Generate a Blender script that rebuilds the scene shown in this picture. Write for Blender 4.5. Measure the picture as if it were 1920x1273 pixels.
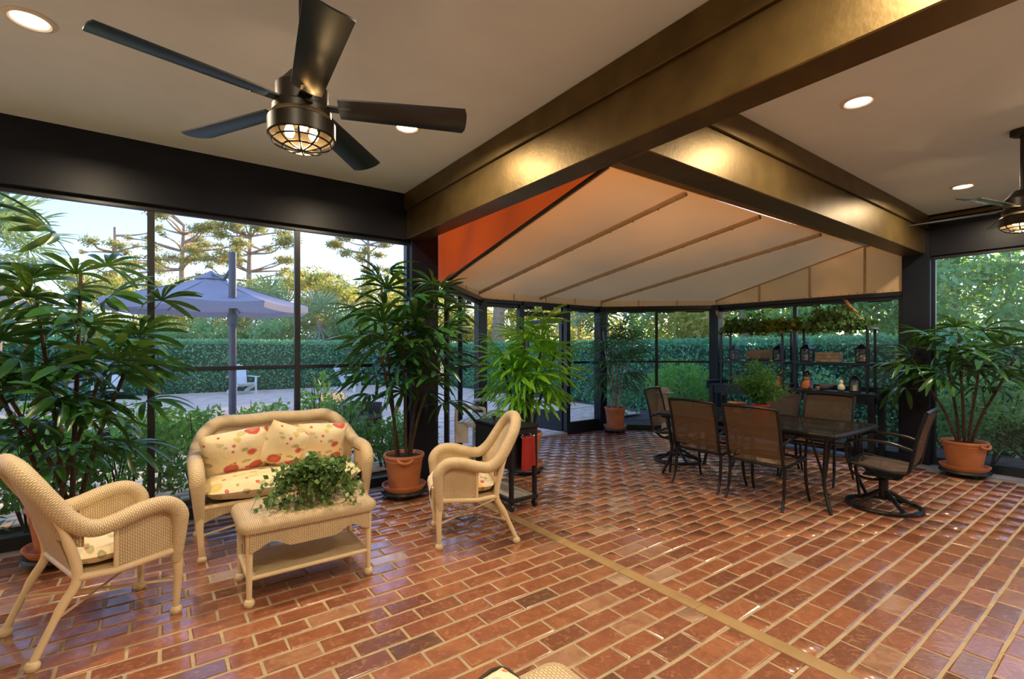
import bpy, math, random
import numpy as np
from mathutils import Vector, Matrix

for o in list(bpy.data.objects): bpy.data.objects.remove(o)
S = bpy.context.scene
COL = S.collection
PI = math.pi
R = math.radians
random.seed(7)
RNG = np.random.default_rng(11)

# ------------------------------------------------------------------ camera
cam_d = bpy.data.cameras.new('camera'); cam = bpy.data.objects.new('camera', cam_d); COL.objects.link(cam)
cam.location = (0, 0, 1.5); cam.rotation_euler = (R(90), 0, R(54.0 - 90))
cam_d.sensor_width = 36; cam_d.lens = 905 / 1920 * 36; cam_d.shift_y = (652 - 636.5) / 1920
cam_d.clip_start = 0.05; cam_d.clip_end = 400
S.camera = cam
YAW = R(54.0)
FWD = (math.cos(YAW), math.sin(YAW)); RGT = (math.sin(YAW), -math.cos(YAW))
def ground_px(px, d):
    """plan position of a point d metres ahead along the sight line of a column"""
    k = (px - 960) / 905
    return ((FWD[0] + k * RGT[0]) * d, (FWD[1] + k * RGT[1]) * d)

# ------------------------------------------------------------------ sky, sun, exposure
SUN_EL, SUN_AZ = R(13), R(32)       # low evening sun beyond the bay
w = bpy.data.worlds.new('world'); S.world = w; w.use_nodes = True
nt = w.node_tree; nt.nodes.clear()
sky = nt.nodes.new('ShaderNodeTexSky'); sky.sky_type = 'NISHITA'; sky.sun_disc = False
sky.sun_elevation = SUN_EL; sky.sun_rotation = R(90) - SUN_AZ
sky.air_density = 1.0; sky.dust_density = 0.4; sky.ozone_density = 6.0
bg = nt.nodes.new('ShaderNodeBackground'); bg.inputs['Strength'].default_value = 0.80
out = nt.nodes.new('ShaderNodeOutputWorld')
gm = nt.nodes.new('ShaderNodeGamma'); gm.inputs[1].default_value = 0.62; hs = nt.nodes.new('ShaderNodeHueSaturation'); hs.inputs['Saturation'].default_value = 1.0; hs.inputs['Hue'].default_value = 0.518
nt.links.new(sky.outputs[0], gm.inputs[0]); nt.links.new(gm.outputs[0], hs.inputs['Color']); nt.links.new(hs.outputs[0], bg.inputs[0]); nt.links.new(bg.outputs[0], out.inputs[0])
sl = bpy.data.lights.new('sun', 'SUN'); sl.energy = 10.0; sl.angle = R(3); sl.color = (1.0, 0.66, 0.34)
so = bpy.data.objects.new('sun', sl); COL.objects.link(so)
sd = Vector((math.cos(SUN_AZ) * math.cos(SUN_EL), math.sin(SUN_AZ) * math.cos(SUN_EL), math.sin(SUN_EL)))
so.rotation_euler = sd.to_track_quat('Z', 'Y').to_euler(); so.location = (20, 30, 12)
vs = S.view_settings; vs.view_transform = 'Standard'; vs.look = 'None'; vs.gamma = 1; vs.exposure = 0.45; vs.use_curve_mapping = False
LAMP = 30.0                                          # watts of each recessed lamp
WARM = (1.0, 0.80, 0.54)

# ------------------------------------------------------------------ mesh helpers
class MB:
    def __init__(s): s.v = []; s.f = []; s.uv = []
    def add(s, vs, fs, uvs=None):
        b = len(s.v); s.v += [tuple(p) for p in vs]
        for i, f in enumerate(fs):
            s.f.append([b + k for k in f])
            s.uv.append(uvs[i] if uvs else [(0, 0)] * len(f))
        return s
    def convex(s, vs, fs):
        c = sum((Vector(p) for p in vs), Vector()) / len(vs); g = []; us = []
        for f in fs:
            p = [Vector(vs[k]) for k in f]; n = (p[1] - p[0]).cross(p[2] - p[0]); m = sum(p, Vector()) / len(p)
            if n.dot(m - c) < 0: f = f[::-1]; p = p[::-1]
            g.append(list(f))
            n = (p[1] - p[0]).cross(p[2] - p[0]); a = [abs(t) for t in n]
            k = a.index(max(a)); ij = [(1, 2), (0, 2), (0, 1)][k]
            us.append([(q[ij[0]], q[ij[1]]) for q in p])
        return s.add(vs, g, us)
    def box(s, x0, x1, y0, y1, z0, z1, b=0.0, M=None):
        X, Y, Z = (x0, x1), (y0, y1), (z0, z1)
        if b <= 0:
            vs = [(X[i], Y[j], Z[k]) for i in (0, 1) for j in (0, 1) for k in (0, 1)]
            fs = [(0, 1, 3, 2), (4, 6, 7, 5), (0, 4, 5, 1), (2, 3, 7, 6), (0, 2, 6, 4), (1, 5, 7, 3)]
        else:
            vs = []; ix = {}
            for i in (0, 1):
                for j in (0, 1):
                    for k in (0, 1):
                        sx, sy, sz = (b, -b)[i], (b, -b)[j], (b, -b)[k]
                        for a in range(3):
                            ix[i, j, k, a] = len(vs)
                            vs.append((X[i] + (0 if a == 0 else sx), Y[j] + (0 if a == 1 else sy), Z[k] + (0 if a == 2 else sz)))
            q = ((0, 0), (1, 0), (1, 1), (0, 1)); fs = []
            for t in (0, 1):
                fs.append([ix[t, a, c, 0] for a, c in q]); fs.append([ix[a, t, c, 1] for a, c in q]); fs.append([ix[a, c, t, 2] for a, c in q])
            for a in (0, 1):
                for c in (0, 1):
                    fs.append([ix[a, c, 0, 0], ix[a, c, 0, 1], ix[a, c, 1, 1], ix[a, c, 1, 0]])
                    fs.append([ix[a, 0, c, 0], ix[a, 0, c, 2], ix[a, 1, c, 2], ix[a, 1, c, 0]])
                    fs.append([ix[0, a, c, 1], ix[0, a, c, 2], ix[1, a, c, 2], ix[1, a, c, 1]])
                    for k in (0, 1): fs.append([ix[a, c, k, 0], ix[a, c, k, 1], ix[a, c, k, 2]])
        if M is not None: vs = [tuple(M @ Vector(p)) for p in vs]
        return s.convex(vs, fs)
    def bar(s, p, q, w, h, up=(0, 0, 1), b=0.0):
        """rectangular bar from p to q, w sideways, h along up"""
        p, q = Vector(p), Vector(q); d = q - p; L = d.length; z = d.normalized(); u = Vector(up)
        if abs(z.dot(u)) > .98: u = Vector((0, 1, 0))
        x = u.cross(z).normalized(); y = z.cross(x)
        M = Matrix.Translation(p) @ Matrix((x, y, z)).transposed().to_4x4()
        return s.box(-w / 2, w / 2, -h / 2, h / 2, 0, L, b, M)
    def tube(s, pts, r, n=8, closed=False, caps=True, flat=1.0, up=(0, 0, 1)):
        P = [Vector(p) for p in pts]; m = len(P); rr = r if isinstance(r, (list, tuple)) else [r] * m
        T = []
        for i in range(m):
            a = P[(i - 1) % m] if (closed or i > 0) else P[i]; b = P[(i + 1) % m] if (closed or i < m - 1) else P[i]
            t = (b - a); T.append(t.normalized() if t.length > 1e-9 else Vector((0, 0, 1)))
        u = Vector(up)
        if abs(u.dot(T[0])) > .95: u = Vector((0, 1, 0)) if abs(T[0].y) < .9 else Vector((1, 0, 0))
        x = (u - T[0] * u.dot(T[0])).normalized(); vs = []; L = 0; Ls = []
        for i in range(m):
            x = (x - T[i] * x.dot(T[i])); x = x.normalized() if x.length > 1e-6 else T[i].orthogonal().normalized()
            y = T[i].cross(x)
            if i: L += (P[i] - P[i - 1]).length
            Ls.append(L)
            for k in range(n):
                a = 2 * PI * k / n
                vs.append(P[i] + x * (math.cos(a) * rr[i] * flat) + y * (math.sin(a) * rr[i]))
        fs = []; us = []
        for i in range(m if closed else m - 1):
            j = (i + 1) % m; L0 = Ls[i]; L1 = Ls[j] if j else L + (P[0] - P[-1]).length; rm = max(rr)
            for k in range(n):
                k2 = (k + 1) % n
                fs.append((i * n + k, i * n + k2, j * n + k2, j * n + k))
                v0 = 2 * PI * rm * k / n; v1 = 2 * PI * rm * (k + 1) / n
                us.append([(L0, v0), (L0, v1), (L1, v1), (L1, v0)])
        if caps and not closed:
            fs.append(tuple(range(n))[::-1]); us.append([(0, 0)] * n)
            fs.append(tuple((m - 1) * n + k for k in range(n))); us.append([(0, 0)] * n)
        return s.add(vs, fs, us)
    def lathe(s, prof, n=24, o=(0, 0, 0), caps=True):
        vs = []; fs = []; us = []
        for r, z in prof:
            for k in range(n):
                a = 2 * PI * k / n; vs.append((o[0] + r * math.cos(a), o[1] + r * math.sin(a), o[2] + z))
        L = [0]
        for i in range(1, len(prof)): L.append(L[-1] + math.dist(prof[i], prof[i - 1]))
        rm = max(p[0] for p in prof)
        for i in range(len(prof) - 1):
            for k in range(n):
                k2 = (k + 1) % n
                fs.append((i * n + k, i * n + k2, (i + 1) * n + k2, (i + 1) * n + k))
                a0 = 2 * PI * rm * k / n; a1 = 2 * PI * rm * (k + 1) / n
                us.append([(a0, L[i]), (a1, L[i]), (a1, L[i + 1]), (a0, L[i + 1])])
        if caps:
            fs.append(tuple(range(n))[::-1]); us.append([(0, 0)] * n)
            b = (len(prof) - 1) * n; fs.append(tuple(b + k for k in range(n))); us.append([(0, 0)] * n)
        return s.add(vs, fs, us)
    def grid(s, fn, nu, nv, su=1.0, sv=1.0):
        vs = [fn(i / nu, j / nv) for j in range(nv + 1) for i in range(nu + 1)]; fs = []; us = []; w = nu + 1
        for j in range(nv):
            for i in range(nu):
                fs.append((j * w + i, j * w + i + 1, (j + 1) * w + i + 1, (j + 1) * w + i))
                us.append([(i / nu * su, j / nv * sv), ((i + 1) / nu * su, j / nv * sv), ((i + 1) / nu * su, (j + 1) / nv * sv), (i / nu * su, (j + 1) / nv * sv)])
        return s.add(vs, fs, us)
    def slab(s, fn, nrm, nu, nv, t, su=1.0, sv=1.0):
        """a grid with thickness t along nrm(u, v) (a vector) and closed edges"""
        A = [Vector(fn(i / nu, j / nv)) for j in range(nv + 1) for i in range(nu + 1)]
        N = [Vector(nrm(i / nu, j / nv)) for j in range(nv + 1) for i in range(nu + 1)]
        B = [a - n * t for a, n in zip(A, N)]; k = len(A); w = nu + 1; fs = []; us = []
        for j in range(nv):
            for i in range(nu):
                q = (j * w + i, j * w + i + 1, (j + 1) * w + i + 1, (j + 1) * w + i)
                uq = [(i / nu * su, j / nv * sv), ((i + 1) / nu * su, j / nv * sv), ((i + 1) / nu * su, (j + 1) / nv * sv), (i / nu * su, (j + 1) / nv * sv)]
                fs.append(q); us.append(uq); fs.append(tuple(x + k for x in q[::-1])); us.append(uq[::-1])
        e = [i for i in range(nu)]; 
        ring = [i for i in range(w)] + [j * w + nu for j in range(1, nv + 1)] + [nv * w + i for i in range(nu - 1, -1, -1)] + [j * w for j in range(nv - 1, 0, -1)]
        for a in range(len(ring)):
            b = (a + 1) % len(ring); fs.append((ring[a], ring[a] + k, ring[b] + k, ring[b])); us.append([(0, 0)] * 4)
        return s.add([tuple(p) for p in A + B], fs, us)
    def prism(s, poly, t, M):
        """polygon in local xy extruded t along local z, placed by matrix M"""
        n = len(poly); vs = [M @ Vector((x, y, 0)) for x, y in poly] + [M @ Vector((x, y, t)) for x, y in poly]
        fs = [tuple(range(n))[::-1], tuple(range(n, 2 * n))] + [(i, (i + 1) % n, n + (i + 1) % n, n + i) for i in range(n)]
        us = [[(poly[i][0], poly[i][1]) for i in range(n)][::-1], list(poly)] + [[(0, 0)] * 4] * n
        return s.add(vs, fs, us)
    def mesh(s, name, smooth=True, ang=38):
        me = bpy.data.meshes.new(name); me.from_pydata(s.v, [], s.f)
        ul = me.uv_layers.new(name='UVMap'); flat = [c for u in s.uv for q in u for c in q]
        ul.data.foreach_set('uv', flat)
        if smooth: me.shade_smooth(); me.set_sharp_from_angle(angle=R(ang))
        me.update(); return me
    def build(s, name, m, parent=None, smooth=True, ang=38):
        me = s.mesh(name, smooth, ang); me.materials.append(m)
        return obj(name, me, parent)

def obj(name, me, parent=None):
    o = bpy.data.objects.new(name, me); COL.objects.link(o)
    if parent is not None: o.parent = parent
    return o
def tag(o, label=None, cat=None, group=None, kind=None):
    if label: o['label'] = label
    if cat: o['category'] = cat
    if group: o['group'] = group
    if kind: o['kind'] = kind
    return o
def thing(name, label, cat, loc=(0, 0, 0), rz=0.0, group=None, kind=None):
    o = bpy.data.objects.new(name, None); COL.objects.link(o); o.empty_display_size = .1
    o.location = loc; o.rotation_euler = (0, 0, rz); return tag(o, label, cat, group, kind)
def struct(o, label, cat): return tag(o, label, cat, kind='structure')
def copy_tree(o, parent=None):
    c = o.copy(); COL.objects.link(c); c.parent = parent
    for ch in list(o.children): copy_tree(ch, c)
    return c
def cr(pts, n=6, closed=False):
    P = [Vector(p) for p in pts]; m = len(P); outp = []
    for i in range(m if closed else m - 1):
        p1, p2 = P[i], P[(i + 1) % m]
        p0 = P[(i - 1) % m] if (closed or i > 0) else p1 * 2 - p2
        p3 = P[(i + 2) % m] if (closed or i < m - 2) else p2 * 2 - p1
        for k in range(n):
            t = k / n
            outp.append(.5 * ((2 * p1) + (p2 - p0) * t + (2 * p0 - 5 * p1 + 4 * p2 - p3) * t * t + (3 * p1 - p0 - 3 * p2 + p3) * t ** 3))
    if not closed: outp.append(P[-1])
    return outp
def np_mesh(name, V, quads, m, parent=None, smooth=False):
    V = np.asarray(V, np.float32).reshape(-1, 3); Q = np.asarray(quads, np.int32).reshape(-1, 4)
    me = bpy.data.meshes.new(name); me.vertices.add(len(V)); me.vertices.foreach_set('co', V.ravel())
    me.loops.add(Q.size); me.loops.foreach_set('vertex_index', Q.ravel()); me.polygons.add(len(Q))
    me.polygons.foreach_set('loop_start', np.arange(0, Q.size, 4, dtype=np.int32)); me.polygons.foreach_set('loop_total', np.full(len(Q), 4, np.int32))
    me.update(calc_edges=True); me.materials.append(m)
    return obj(name, me, parent)
def leaf_quads(P, L, W, rng, droop=0.0, N=None, tilt=1.0):
    """one pointed four-cornered leaf at each point of P"""
    n = len(P); L = L * rng.uniform(.7, 1.3, n)[:, None]; W = W * rng.uniform(.7, 1.3, n)[:, None]
    d = rng.normal(size=(n, 3)); d[:, 2] -= droop
    if N is not None: d += N * tilt
    d /= np.linalg.norm(d, axis=1)[:, None]
    s = np.cross(d, rng.normal(size=(n, 3))); s /= np.linalg.norm(s, axis=1)[:, None]
    V = np.stack([P, P + d * L * .45 + s * W * .5, P + d * L, P + d * L * .45 - s * W * .5], 1)
    return V.reshape(-1, 3), np.arange(4 * n).reshape(-1, 4)
def blob_pts(c, rad, n, rng, shell=.55):
    d = rng.normal(size=(n, 3)); d /= np.linalg.norm(d, axis=1)[:, None]
    k = rng.uniform(shell, 1.0, n)[:, None]
    return np.asarray(c) + d * k * np.asarray(rad), d

# ------------------------------------------------------------------ materials
def nodes(name):
    m = bpy.data.materials.new(name); m.use_nodes = True; t = m.node_tree
    b = t.nodes['Principled BSDF']; return m, t, b
def N(t, typ, **kw):
    n = t.nodes.new('ShaderNode' + typ)
    for k, v in kw.items():
        if k == 'ins':
            for a, c in v.items():
                if hasattr(c, 'is_linked') or hasattr(c, 'links'): t.links.new(c, n.inputs[a])
                else: n.inputs[a].default_value = c
        else: setattr(n, k, v)
    return n
def math_(t, op, a, b=None, c=None):
    n = t.nodes.new('ShaderNodeMath'); n.operation = op
    for i, x in enumerate((a, b, c)):
        if x is None: continue
        if isinstance(x, (int, float)): n.inputs[i].default_value = x
        else: t.links.new(x, n.inputs[i])
    return n.outputs[0]
def ramp(t, fac, stops, interp='LINEAR'):
    n = t.nodes.new('ShaderNodeValToRGB'); n.color_ramp.interpolation = interp
    e = n.color_ramp.elements
    while len(e) < len(stops): e.new(.5)
    for x, (p, c) in zip(e, stops): x.position = p; x.color = (*c, 1) if len(c) == 3 else c
    t.links.new(fac, n.inputs[0]); return n.outputs[0]
def mixc(t, fac, a, b, typ='MIX'):
    n = t.nodes.new('ShaderNodeMix'); n.data_type = 'RGBA'; n.blend_type = typ
    for i, x in ((0, fac), (6, a), (7, b)):
        if isinstance(x, (int, float)): n.inputs[i].default_value = x
        elif isinstance(x, (tuple, list)): n.inputs[i].default_value = (*x, 1) if len(x) == 3 else x
        else: t.links.new(x, n.inputs[i])
    return n.outputs[2]
def bump(t, b, h, strength=.3, dist=.01):
    n = t.nodes.new('ShaderNodeBump'); n.inputs['Strength'].default_value = strength; n.inputs['Distance'].default_value = dist
    t.links.new(h, n.inputs['Height']); t.links.new(n.outputs[0], b.inputs['Normal'])
def plain(name, c, rough=.5, metal=0.0, var=.12, scale=6.0, bmp=0.0, bscale=60.0, coat=0.0, spec=.5):
    m, t, b = nodes(name)
    tc = N(t, 'TexCoord').outputs['Object']
    nz = N(t, 'TexNoise', ins={'Vector': tc, 'Scale': scale, 'Detail': 4.0}).outputs['Fac']
    lo = tuple(max(0, x * (1 - var)) for x in c); hi = tuple(min(1, x * (1 + var)) for x in c)
    t.links.new(ramp(t, nz, [(.3, lo), (.7, hi)]), b.inputs['Base Color'])
    b.inputs['Roughness'].default_value = rough; b.inputs['Metallic'].default_value = metal
    b.inputs['Specular IOR Level'].default_value = spec; b.inputs['Coat Weight'].default_value = coat
    if bmp:
        h = N(t, 'TexNoise', ins={'Vector': tc, 'Scale': bscale, 'Detail': 3.0}).outputs['Fac']; bump(t, b, h, bmp, .004)
    return m
def leafy(name, c1, c2, trans=.35, rough=.45, scale=3.0, per='island', c3=None):
    m, t, b = nodes(name)
    if per == 'island': f = N(t, 'NewGeometry').outputs['Random Per Island']
    else: f = N(t, 'ObjectInfo').outputs['Random']
    tc = N(t, 'TexCoord').outputs['Object']
    nz = N(t, 'TexNoise', ins={'Vector': tc, 'Scale': scale, 'Detail': 3.0}).outputs['Fac']
    mix = math_(t, 'MULTIPLY_ADD', nz, .6, math_(t, 'MULTIPLY', f, .4))
    st = [(.25, c1), (.7, c2)]
    if c3: st.append((.85, c3))
    col = ramp(t, mix, st)
    t.links.new(col, b.inputs['Base Color']); b.inputs['Roughness'].default_value = rough
    tr = N(t, 'BsdfTranslucent'); t.links.new(mixc(t, .5, col, (.30, .55, .06), 'MIX'), tr.inputs['Color'])
    mx = N(t, 'MixShader', ins={0: trans}); t.links.new(b.outputs[0], mx.inputs[1]); t.links.new(tr.outputs[0], mx.inputs[2])
    t.links.new(mx.outputs[0], t.nodes['Material Output'].inputs[0]); return m
def brick_mat(name, per):
    m, t, b = nodes(name)
    rnd = N(t, 'NewGeometry').outputs['Random Per Island'] if per == 'island' else N(t, 'ObjectInfo').outputs['Random']
    pos = N(t, 'NewGeometry').outputs['Position']
    off = N(t, 'CombineXYZ', ins={0: math_(t, 'MULTIPLY', rnd, 37.0), 1: math_(t, 'MULTIPLY', rnd, 91.0), 2: math_(t, 'MULTIPLY', rnd, 13.0)}).outputs[0]
    va = N(t, 'VectorMath', operation='ADD'); t.links.new(pos, va.inputs[0]); t.links.new(off, va.inputs[1]); vv = va.outputs[0]
    n1 = N(t, 'TexNoise', ins={'Vector': vv, 'Scale': 7.0, 'Detail': 5.0, 'Roughness': .6, 'Distortion': .8}).outputs['Fac']
    n2 = N(t, 'TexNoise', ins={'Vector': vv, 'Scale': 26.0, 'Detail': 6.0, 'Roughness': .65, 'Distortion': 1.2}).outputs['Fac']
    base = ramp(t, rnd, [(0.0, (.12, .07, .055)), (.035, (.19, .075, .045)), (.3, (.28, .098, .050)), (.6, (.335, .125, .060)), (.9, (.39, .16, .075)), (.97, (.38, .21, .13)), (1.0, (.48, .34, .24))])
    c = mixc(t, ramp(t, n1, [(.35, (0, 0, 0)), (.7, (1, 1, 1))]), base, (.16, .045, .025), 'MIX')
    c2 = mixc(t, .62, base, c)
    c3 = mixc(t, math_(t, 'MULTIPLY', ramp(t, n2, [(.52, (0, 0, 0)), (.68, (1, 1, 1))]), .55), c2, (.50, .25, .13))
    t.links.new(c3, b.inputs['Base Color'])
    b.inputs['Roughness'].default_value = .5
    rg = N(t, 'MapRange', ins={0: n1, 1: .3, 2: .75, 3: .22, 4: .42}).outputs[0]; t.links.new(rg, b.inputs['Roughness'])
    b.inputs['Specular IOR Level'].default_value = .30
    n3 = N(t, 'TexNoise', ins={'Vector': vv, 'Scale': 14.0, 'Detail': 4.0, 'Distortion': 2.0}).outputs['Fac']
    h = math_(t, 'ADD', math_(t, 'MULTIPLY', n3, 1.0), math_(t, 'MULTIPLY', n2, .25)); bump(t, b, h, .38, .010); b.inputs['Coat Weight'].default_value = 1.0; b.inputs['Coat Roughness'].default_value = .17; b.inputs['Coat IOR'].default_value = 1.6
    return m
def wicker_mat(name, c_hi, c_lo, p=.009, q=.022):
    m, t, b = nodes(name)
    uv = N(t, 'UVMap').outputs[0]; sx = N(t, 'SeparateXYZ'); t.links.new(uv, sx.inputs[0]); u, v = sx.outputs[0], sx.outputs[1]
    a = math_(t, 'DIVIDE', u, p); fl = math_(t, 'FLOOR', a)
    s1 = math_(t, 'ABSOLUTE', math_(t, 'SINE', math_(t, 'MULTIPLY', a, PI)))
    ph = math_(t, 'ADD', math_(t, 'MULTIPLY', v, 2 * PI / q), math_(t, 'MULTIPLY', fl, PI))
    s2 = math_(t, 'MULTIPLY_ADD', math_(t, 'COSINE', ph), .32, .68)
    h = math_(t, 'MULTIPLY', math_(t, 'POWER', s1, .6), s2)
    nz = N(t, 'TexNoise', ins={'Vector': N(t, 'TexCoord').outputs['Object'], 'Scale': 9.0, 'Detail': 3.0}).outputs['Fac']
    hi = mixc(t, ramp(t, nz, [(.35, (0, 0, 0)), (.7, (1, 1, 1))]), c_hi, tuple(x * .86 for x in c_hi))
    t.links.new(mixc(t, ramp(t, h, [(.12, (0, 0, 0)), (.5, (1, 1, 1))]), c_lo, hi), b.inputs['Base Color'])
    b.inputs['Roughness'].default_value = .42; bump(t, b, h, .7, .004); return m
def fruit_mat(name, base=(.82, .71, .50), sc=5.6, seed=0.0):
    m, t, b = nodes(name)
    tc = N(t, 'TexCoord').outputs['Object']
    off = N(t, 'VectorMath', operation='ADD'); t.links.new(tc, off.inputs[0]); off.inputs[1].default_value = (seed, seed * 1.7, seed * .6)
    nzv = N(t, 'TexNoise', ins={'Vector': off.outputs[0], 'Scale': 11.0, 'Detail': 3.0}).outputs['Color']
    wv = N(t, 'VectorMath', operation='MULTIPLY_ADD'); t.links.new(nzv, wv.inputs[0]); wv.inputs[1].default_value = (.03, .03, .03); t.links.new(off.outputs[0], wv.inputs[2])
    soft = N(t, 'TexNoise', ins={'Vector': off.outputs[0], 'Scale': 5.0, 'Detail': 2.0}).outputs['Fac']
    col = mixc(t, ramp(t, soft, [(.45, (0, 0, 0)), (.7, (.55, .55, .55))]), base, (.80, .58, .26))
    # leaves and twigs, then pears and apples, then small cherries
    layers = ((sc * 1.8, .36, .34, (1.0, 1.8, 1.2), [(0, (.40, .40, .17)), (.4, (.50, .48, .22)), (.7, (.33, .30, .12)), (.88, (.56, .50, .28))], 7.1),
              (sc * 1.2, .42, .45, (1.0, 1.15, 1.0), [(0, (.50, .03, .025)), (.26, (.78, .50, .12)), (.55, (.80, .58, .20)), (.75, (.62, .50, .16)), (.92, (.45, .03, .03))], 0.0),
              (sc * 3.4, .30, .62, (1.0, 1.0, 1.0), [(0, (.55, .04, .03)), (.6, (.62, .08, .05)), (.85, (.42, .40, .14))], 3.3))
    for s2, rad, thr, an, st, o2 in layers:
        mp = N(t, 'VectorMath', operation='MULTIPLY_ADD'); t.links.new(wv.outputs[0], mp.inputs[0]); mp.inputs[1].default_value = an; mp.inputs[2].default_value = (o2, o2 * .7, o2 * .4)
        vo = N(t, 'TexVoronoi', ins={'Vector': mp.outputs[0], 'Scale': s2, 'Randomness': .9})
        sep = N(t, 'SeparateXYZ'); t.links.new(vo.outputs['Color'], sep.inputs[0])
        sm = ramp(t, vo.outputs['Distance'], [(rad * .86, (1, 1, 1)), (rad, (0, 0, 0))])
        msk = math_(t, 'MULTIPLY', sm, math_(t, 'GREATER_THAN', sep.outputs[1], thr))
        fc = ramp(t, sep.outputs[0], st, 'CONSTANT')
        fc = mixc(t, ramp(t, vo.outputs['Distance'], [(0, (.35, .35, .35)), (rad * .6, (0, 0, 0))]), fc, (.88, .74, .45))
        col = mixc(t, math_(t, 'MULTIPLY', msk, .9), col, fc)
    t.links.new(col, b.inputs['Base Color']); b.inputs['Roughness'].default_value = .8; b.inputs['Sheen Weight'].default_value = .2
    fold = N(t, 'TexNoise', ins={'Vector': tc, 'Scale': 14.0, 'Detail': 2.0}).outputs['Fac']; bump(t, b, fold, .35, .02)
    return m
def emis(name, c, s):
    m, t, b = nodes(name); b.inputs['Base Color'].default_value = (*c, 1); b.inputs['Emission Color'].default_value = (*c, 1); b.inputs['Emission Strength'].default_value = s; return m
def cloth_trans(name, c, ct, mix, rough=.8):
    m, t, b = nodes(name)
    tc = N(t, 'TexCoord').outputs['Object']; nz = N(t, 'TexNoise', ins={'Vector': tc, 'Scale': 2.2, 'Detail': 5.0}).outputs['Fac']
    col = ramp(t, nz, [(.3, tuple(x * .9 for x in c)), (.7, c)])
    t.links.new(col, b.inputs['Base Color']); b.inputs['Roughness'].default_value = rough
    h = N(t, 'TexNoise', ins={'Vector': tc, 'Scale': 3.0, 'Detail': 3.0}).outputs['Fac']; bump(t, b, h, .12, .03)
    tr = N(t, 'BsdfTranslucent', ins={'Color': (*ct, 1)}); mx = N(t, 'MixShader', ins={0: mix})
    t.links.new(b.outputs[0], mx.inputs[1]); t.links.new(tr.outputs[0], mx.inputs[2]); t.links.new(mx.outputs[0], t.nodes['Material Output'].inputs[0]); return m
def see_through(name, c, alpha, rough=.6):
    m, t, b = nodes(name)
    tc = N(t, 'TexCoord').outputs['Object']; nz = N(t, 'TexNoise', ins={'Vector': tc, 'Scale': 30.0}).outputs['Fac']
    t.links.new(ramp(t, nz, [(.3, tuple(x * .85 for x in c)), (.7, c)]), b.inputs['Base Color'])
    b.inputs['Roughness'].default_value = rough
    tp = N(t, 'BsdfTransparent'); mx = N(t, 'MixShader', ins={0: alpha})
    t.links.new(tp.outputs[0], mx.inputs[1]); t.links.new(b.outputs[0], mx.inputs[2]); t.links.new(mx.outputs[0], t.nodes['Material Output'].inputs[0]); return m
M = {}
M['frame'] = plain('black_frame', (.010, .015, .024), .30, 0, .2, 4)
M['navy'] = plain('dark_header_paint', (.007, .010, .022), .36, 0, .25, 3, .15, 25, spec=.3)
M['bronze'] = plain('bronze_beam_paint', (.15, .10, .036), .40, .7, .2, 5, .22, 35)
M['ceil'] = plain('ceiling_paint', (.72, .81, .94), .85, 0, .03, 3, .05, 90)
M['wall'] = plain('stucco_wall', (.62, .54, .42), .9, 0, .06, 3, .3, 60)
M['grout'] = plain('grout', (.40, .31, .19), .7, 0, .15, 9, .4, 80)
M['strip'] = plain('cement_strip', (.38, .25, .12), .38, 0, .12, 5, .2, 40)
M['concrete'] = plain('concrete_edge', (.30, .29, .30), .5, 0, .15, 8, .3, 60)
M['brick'] = brick_mat('brick_single', 'object'); M['bricks'] = brick_mat('brick_many', 'island')
M['wicker'] = wicker_mat('cream_wicker', (.75, .60, .39), (.36, .24, .11))
M['wpanel'] = wicker_mat('cream_wicker_panel', (.71, .56, .36), (.28, .18, .08), .011, .018)
M['cane'] = plain('cream_cane', (.75, .59, .37), .38, 0, .06, 12, .1, 90)
M['fruit1'] = fruit_mat('fruit_print_pillow', seed=1.0); M['fruit2'] = fruit_mat('fruit_print_cushion', seed=4.2)
M['terra'] = plain('terracotta', (.52, .19, .075), .6, 0, .12, 7, .1, 70)
M['soil'] = plain('potting_soil', (.035, .025, .018), .95, 0, .4, 30, .6, 60)
M['black'] = plain('black_metal', (.007, .007, .009), .33, 0, .2, 9, spec=.35)
M['dkplastic'] = plain('black_plastic', (.012, .016, .022), .4, 0, .2, 9)
M['palm'] = leafy('palm_leaf', (.010, .050, .014), (.030, .12, .022), .13, .30, 2.0, 'object')
M['palmlight'] = leafy('bright_palm_leaf', (.14, .46, .03), (.30, .70, .06), .4, .4, 2.0, 'object')
M['palmblue'] = leafy('dusky_palm_leaf', (.025, .11, .05), (.07, .20, .09), .25, .4, 2.0, 'object')
M['canecane'] = plain('palm_cane', (.05, .03, .015), .8, 0, .4, 30, .4, 60)
M['ivy'] = leafy('ivy_leaf', (.04, .12, .04), (.17, .30, .10), .2, .35, 8.0, 'island', (.30, .40, .16))
M['shrub'] = leafy('shrub_leaf', (.04, .20, .04), (.16, .48, .09), .35, .35, 2.5)
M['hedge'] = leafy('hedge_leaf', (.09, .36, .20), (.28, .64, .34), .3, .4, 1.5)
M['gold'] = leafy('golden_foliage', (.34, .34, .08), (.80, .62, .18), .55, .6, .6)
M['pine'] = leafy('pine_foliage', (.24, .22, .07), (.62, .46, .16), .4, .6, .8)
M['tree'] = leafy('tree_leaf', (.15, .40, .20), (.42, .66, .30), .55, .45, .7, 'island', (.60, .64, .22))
M['frond'] = leafy('garden_palm_leaf', (.14, .28, .18), (.38, .48, .26), .3, .5, 1.0)
M['thatch'] = plain('dead_frond', (.50, .44, .36), .9, 0, .3, 12, .4, 40)
M['bark'] = plain('pine_bark', (.42, .30, .21), .9, 0, .35, 9, .6, 20)
M['twig'] = plain('twig', (.03, .022, .018), .85, 0, .3, 20)
M['screen'] = see_through('insect_screen', (.16, .19, .22), .09, .7)
M['canvas'] = cloth_trans('cream_canvas', (.66, .43, .235), (.80, .44, .16), .26)
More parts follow.
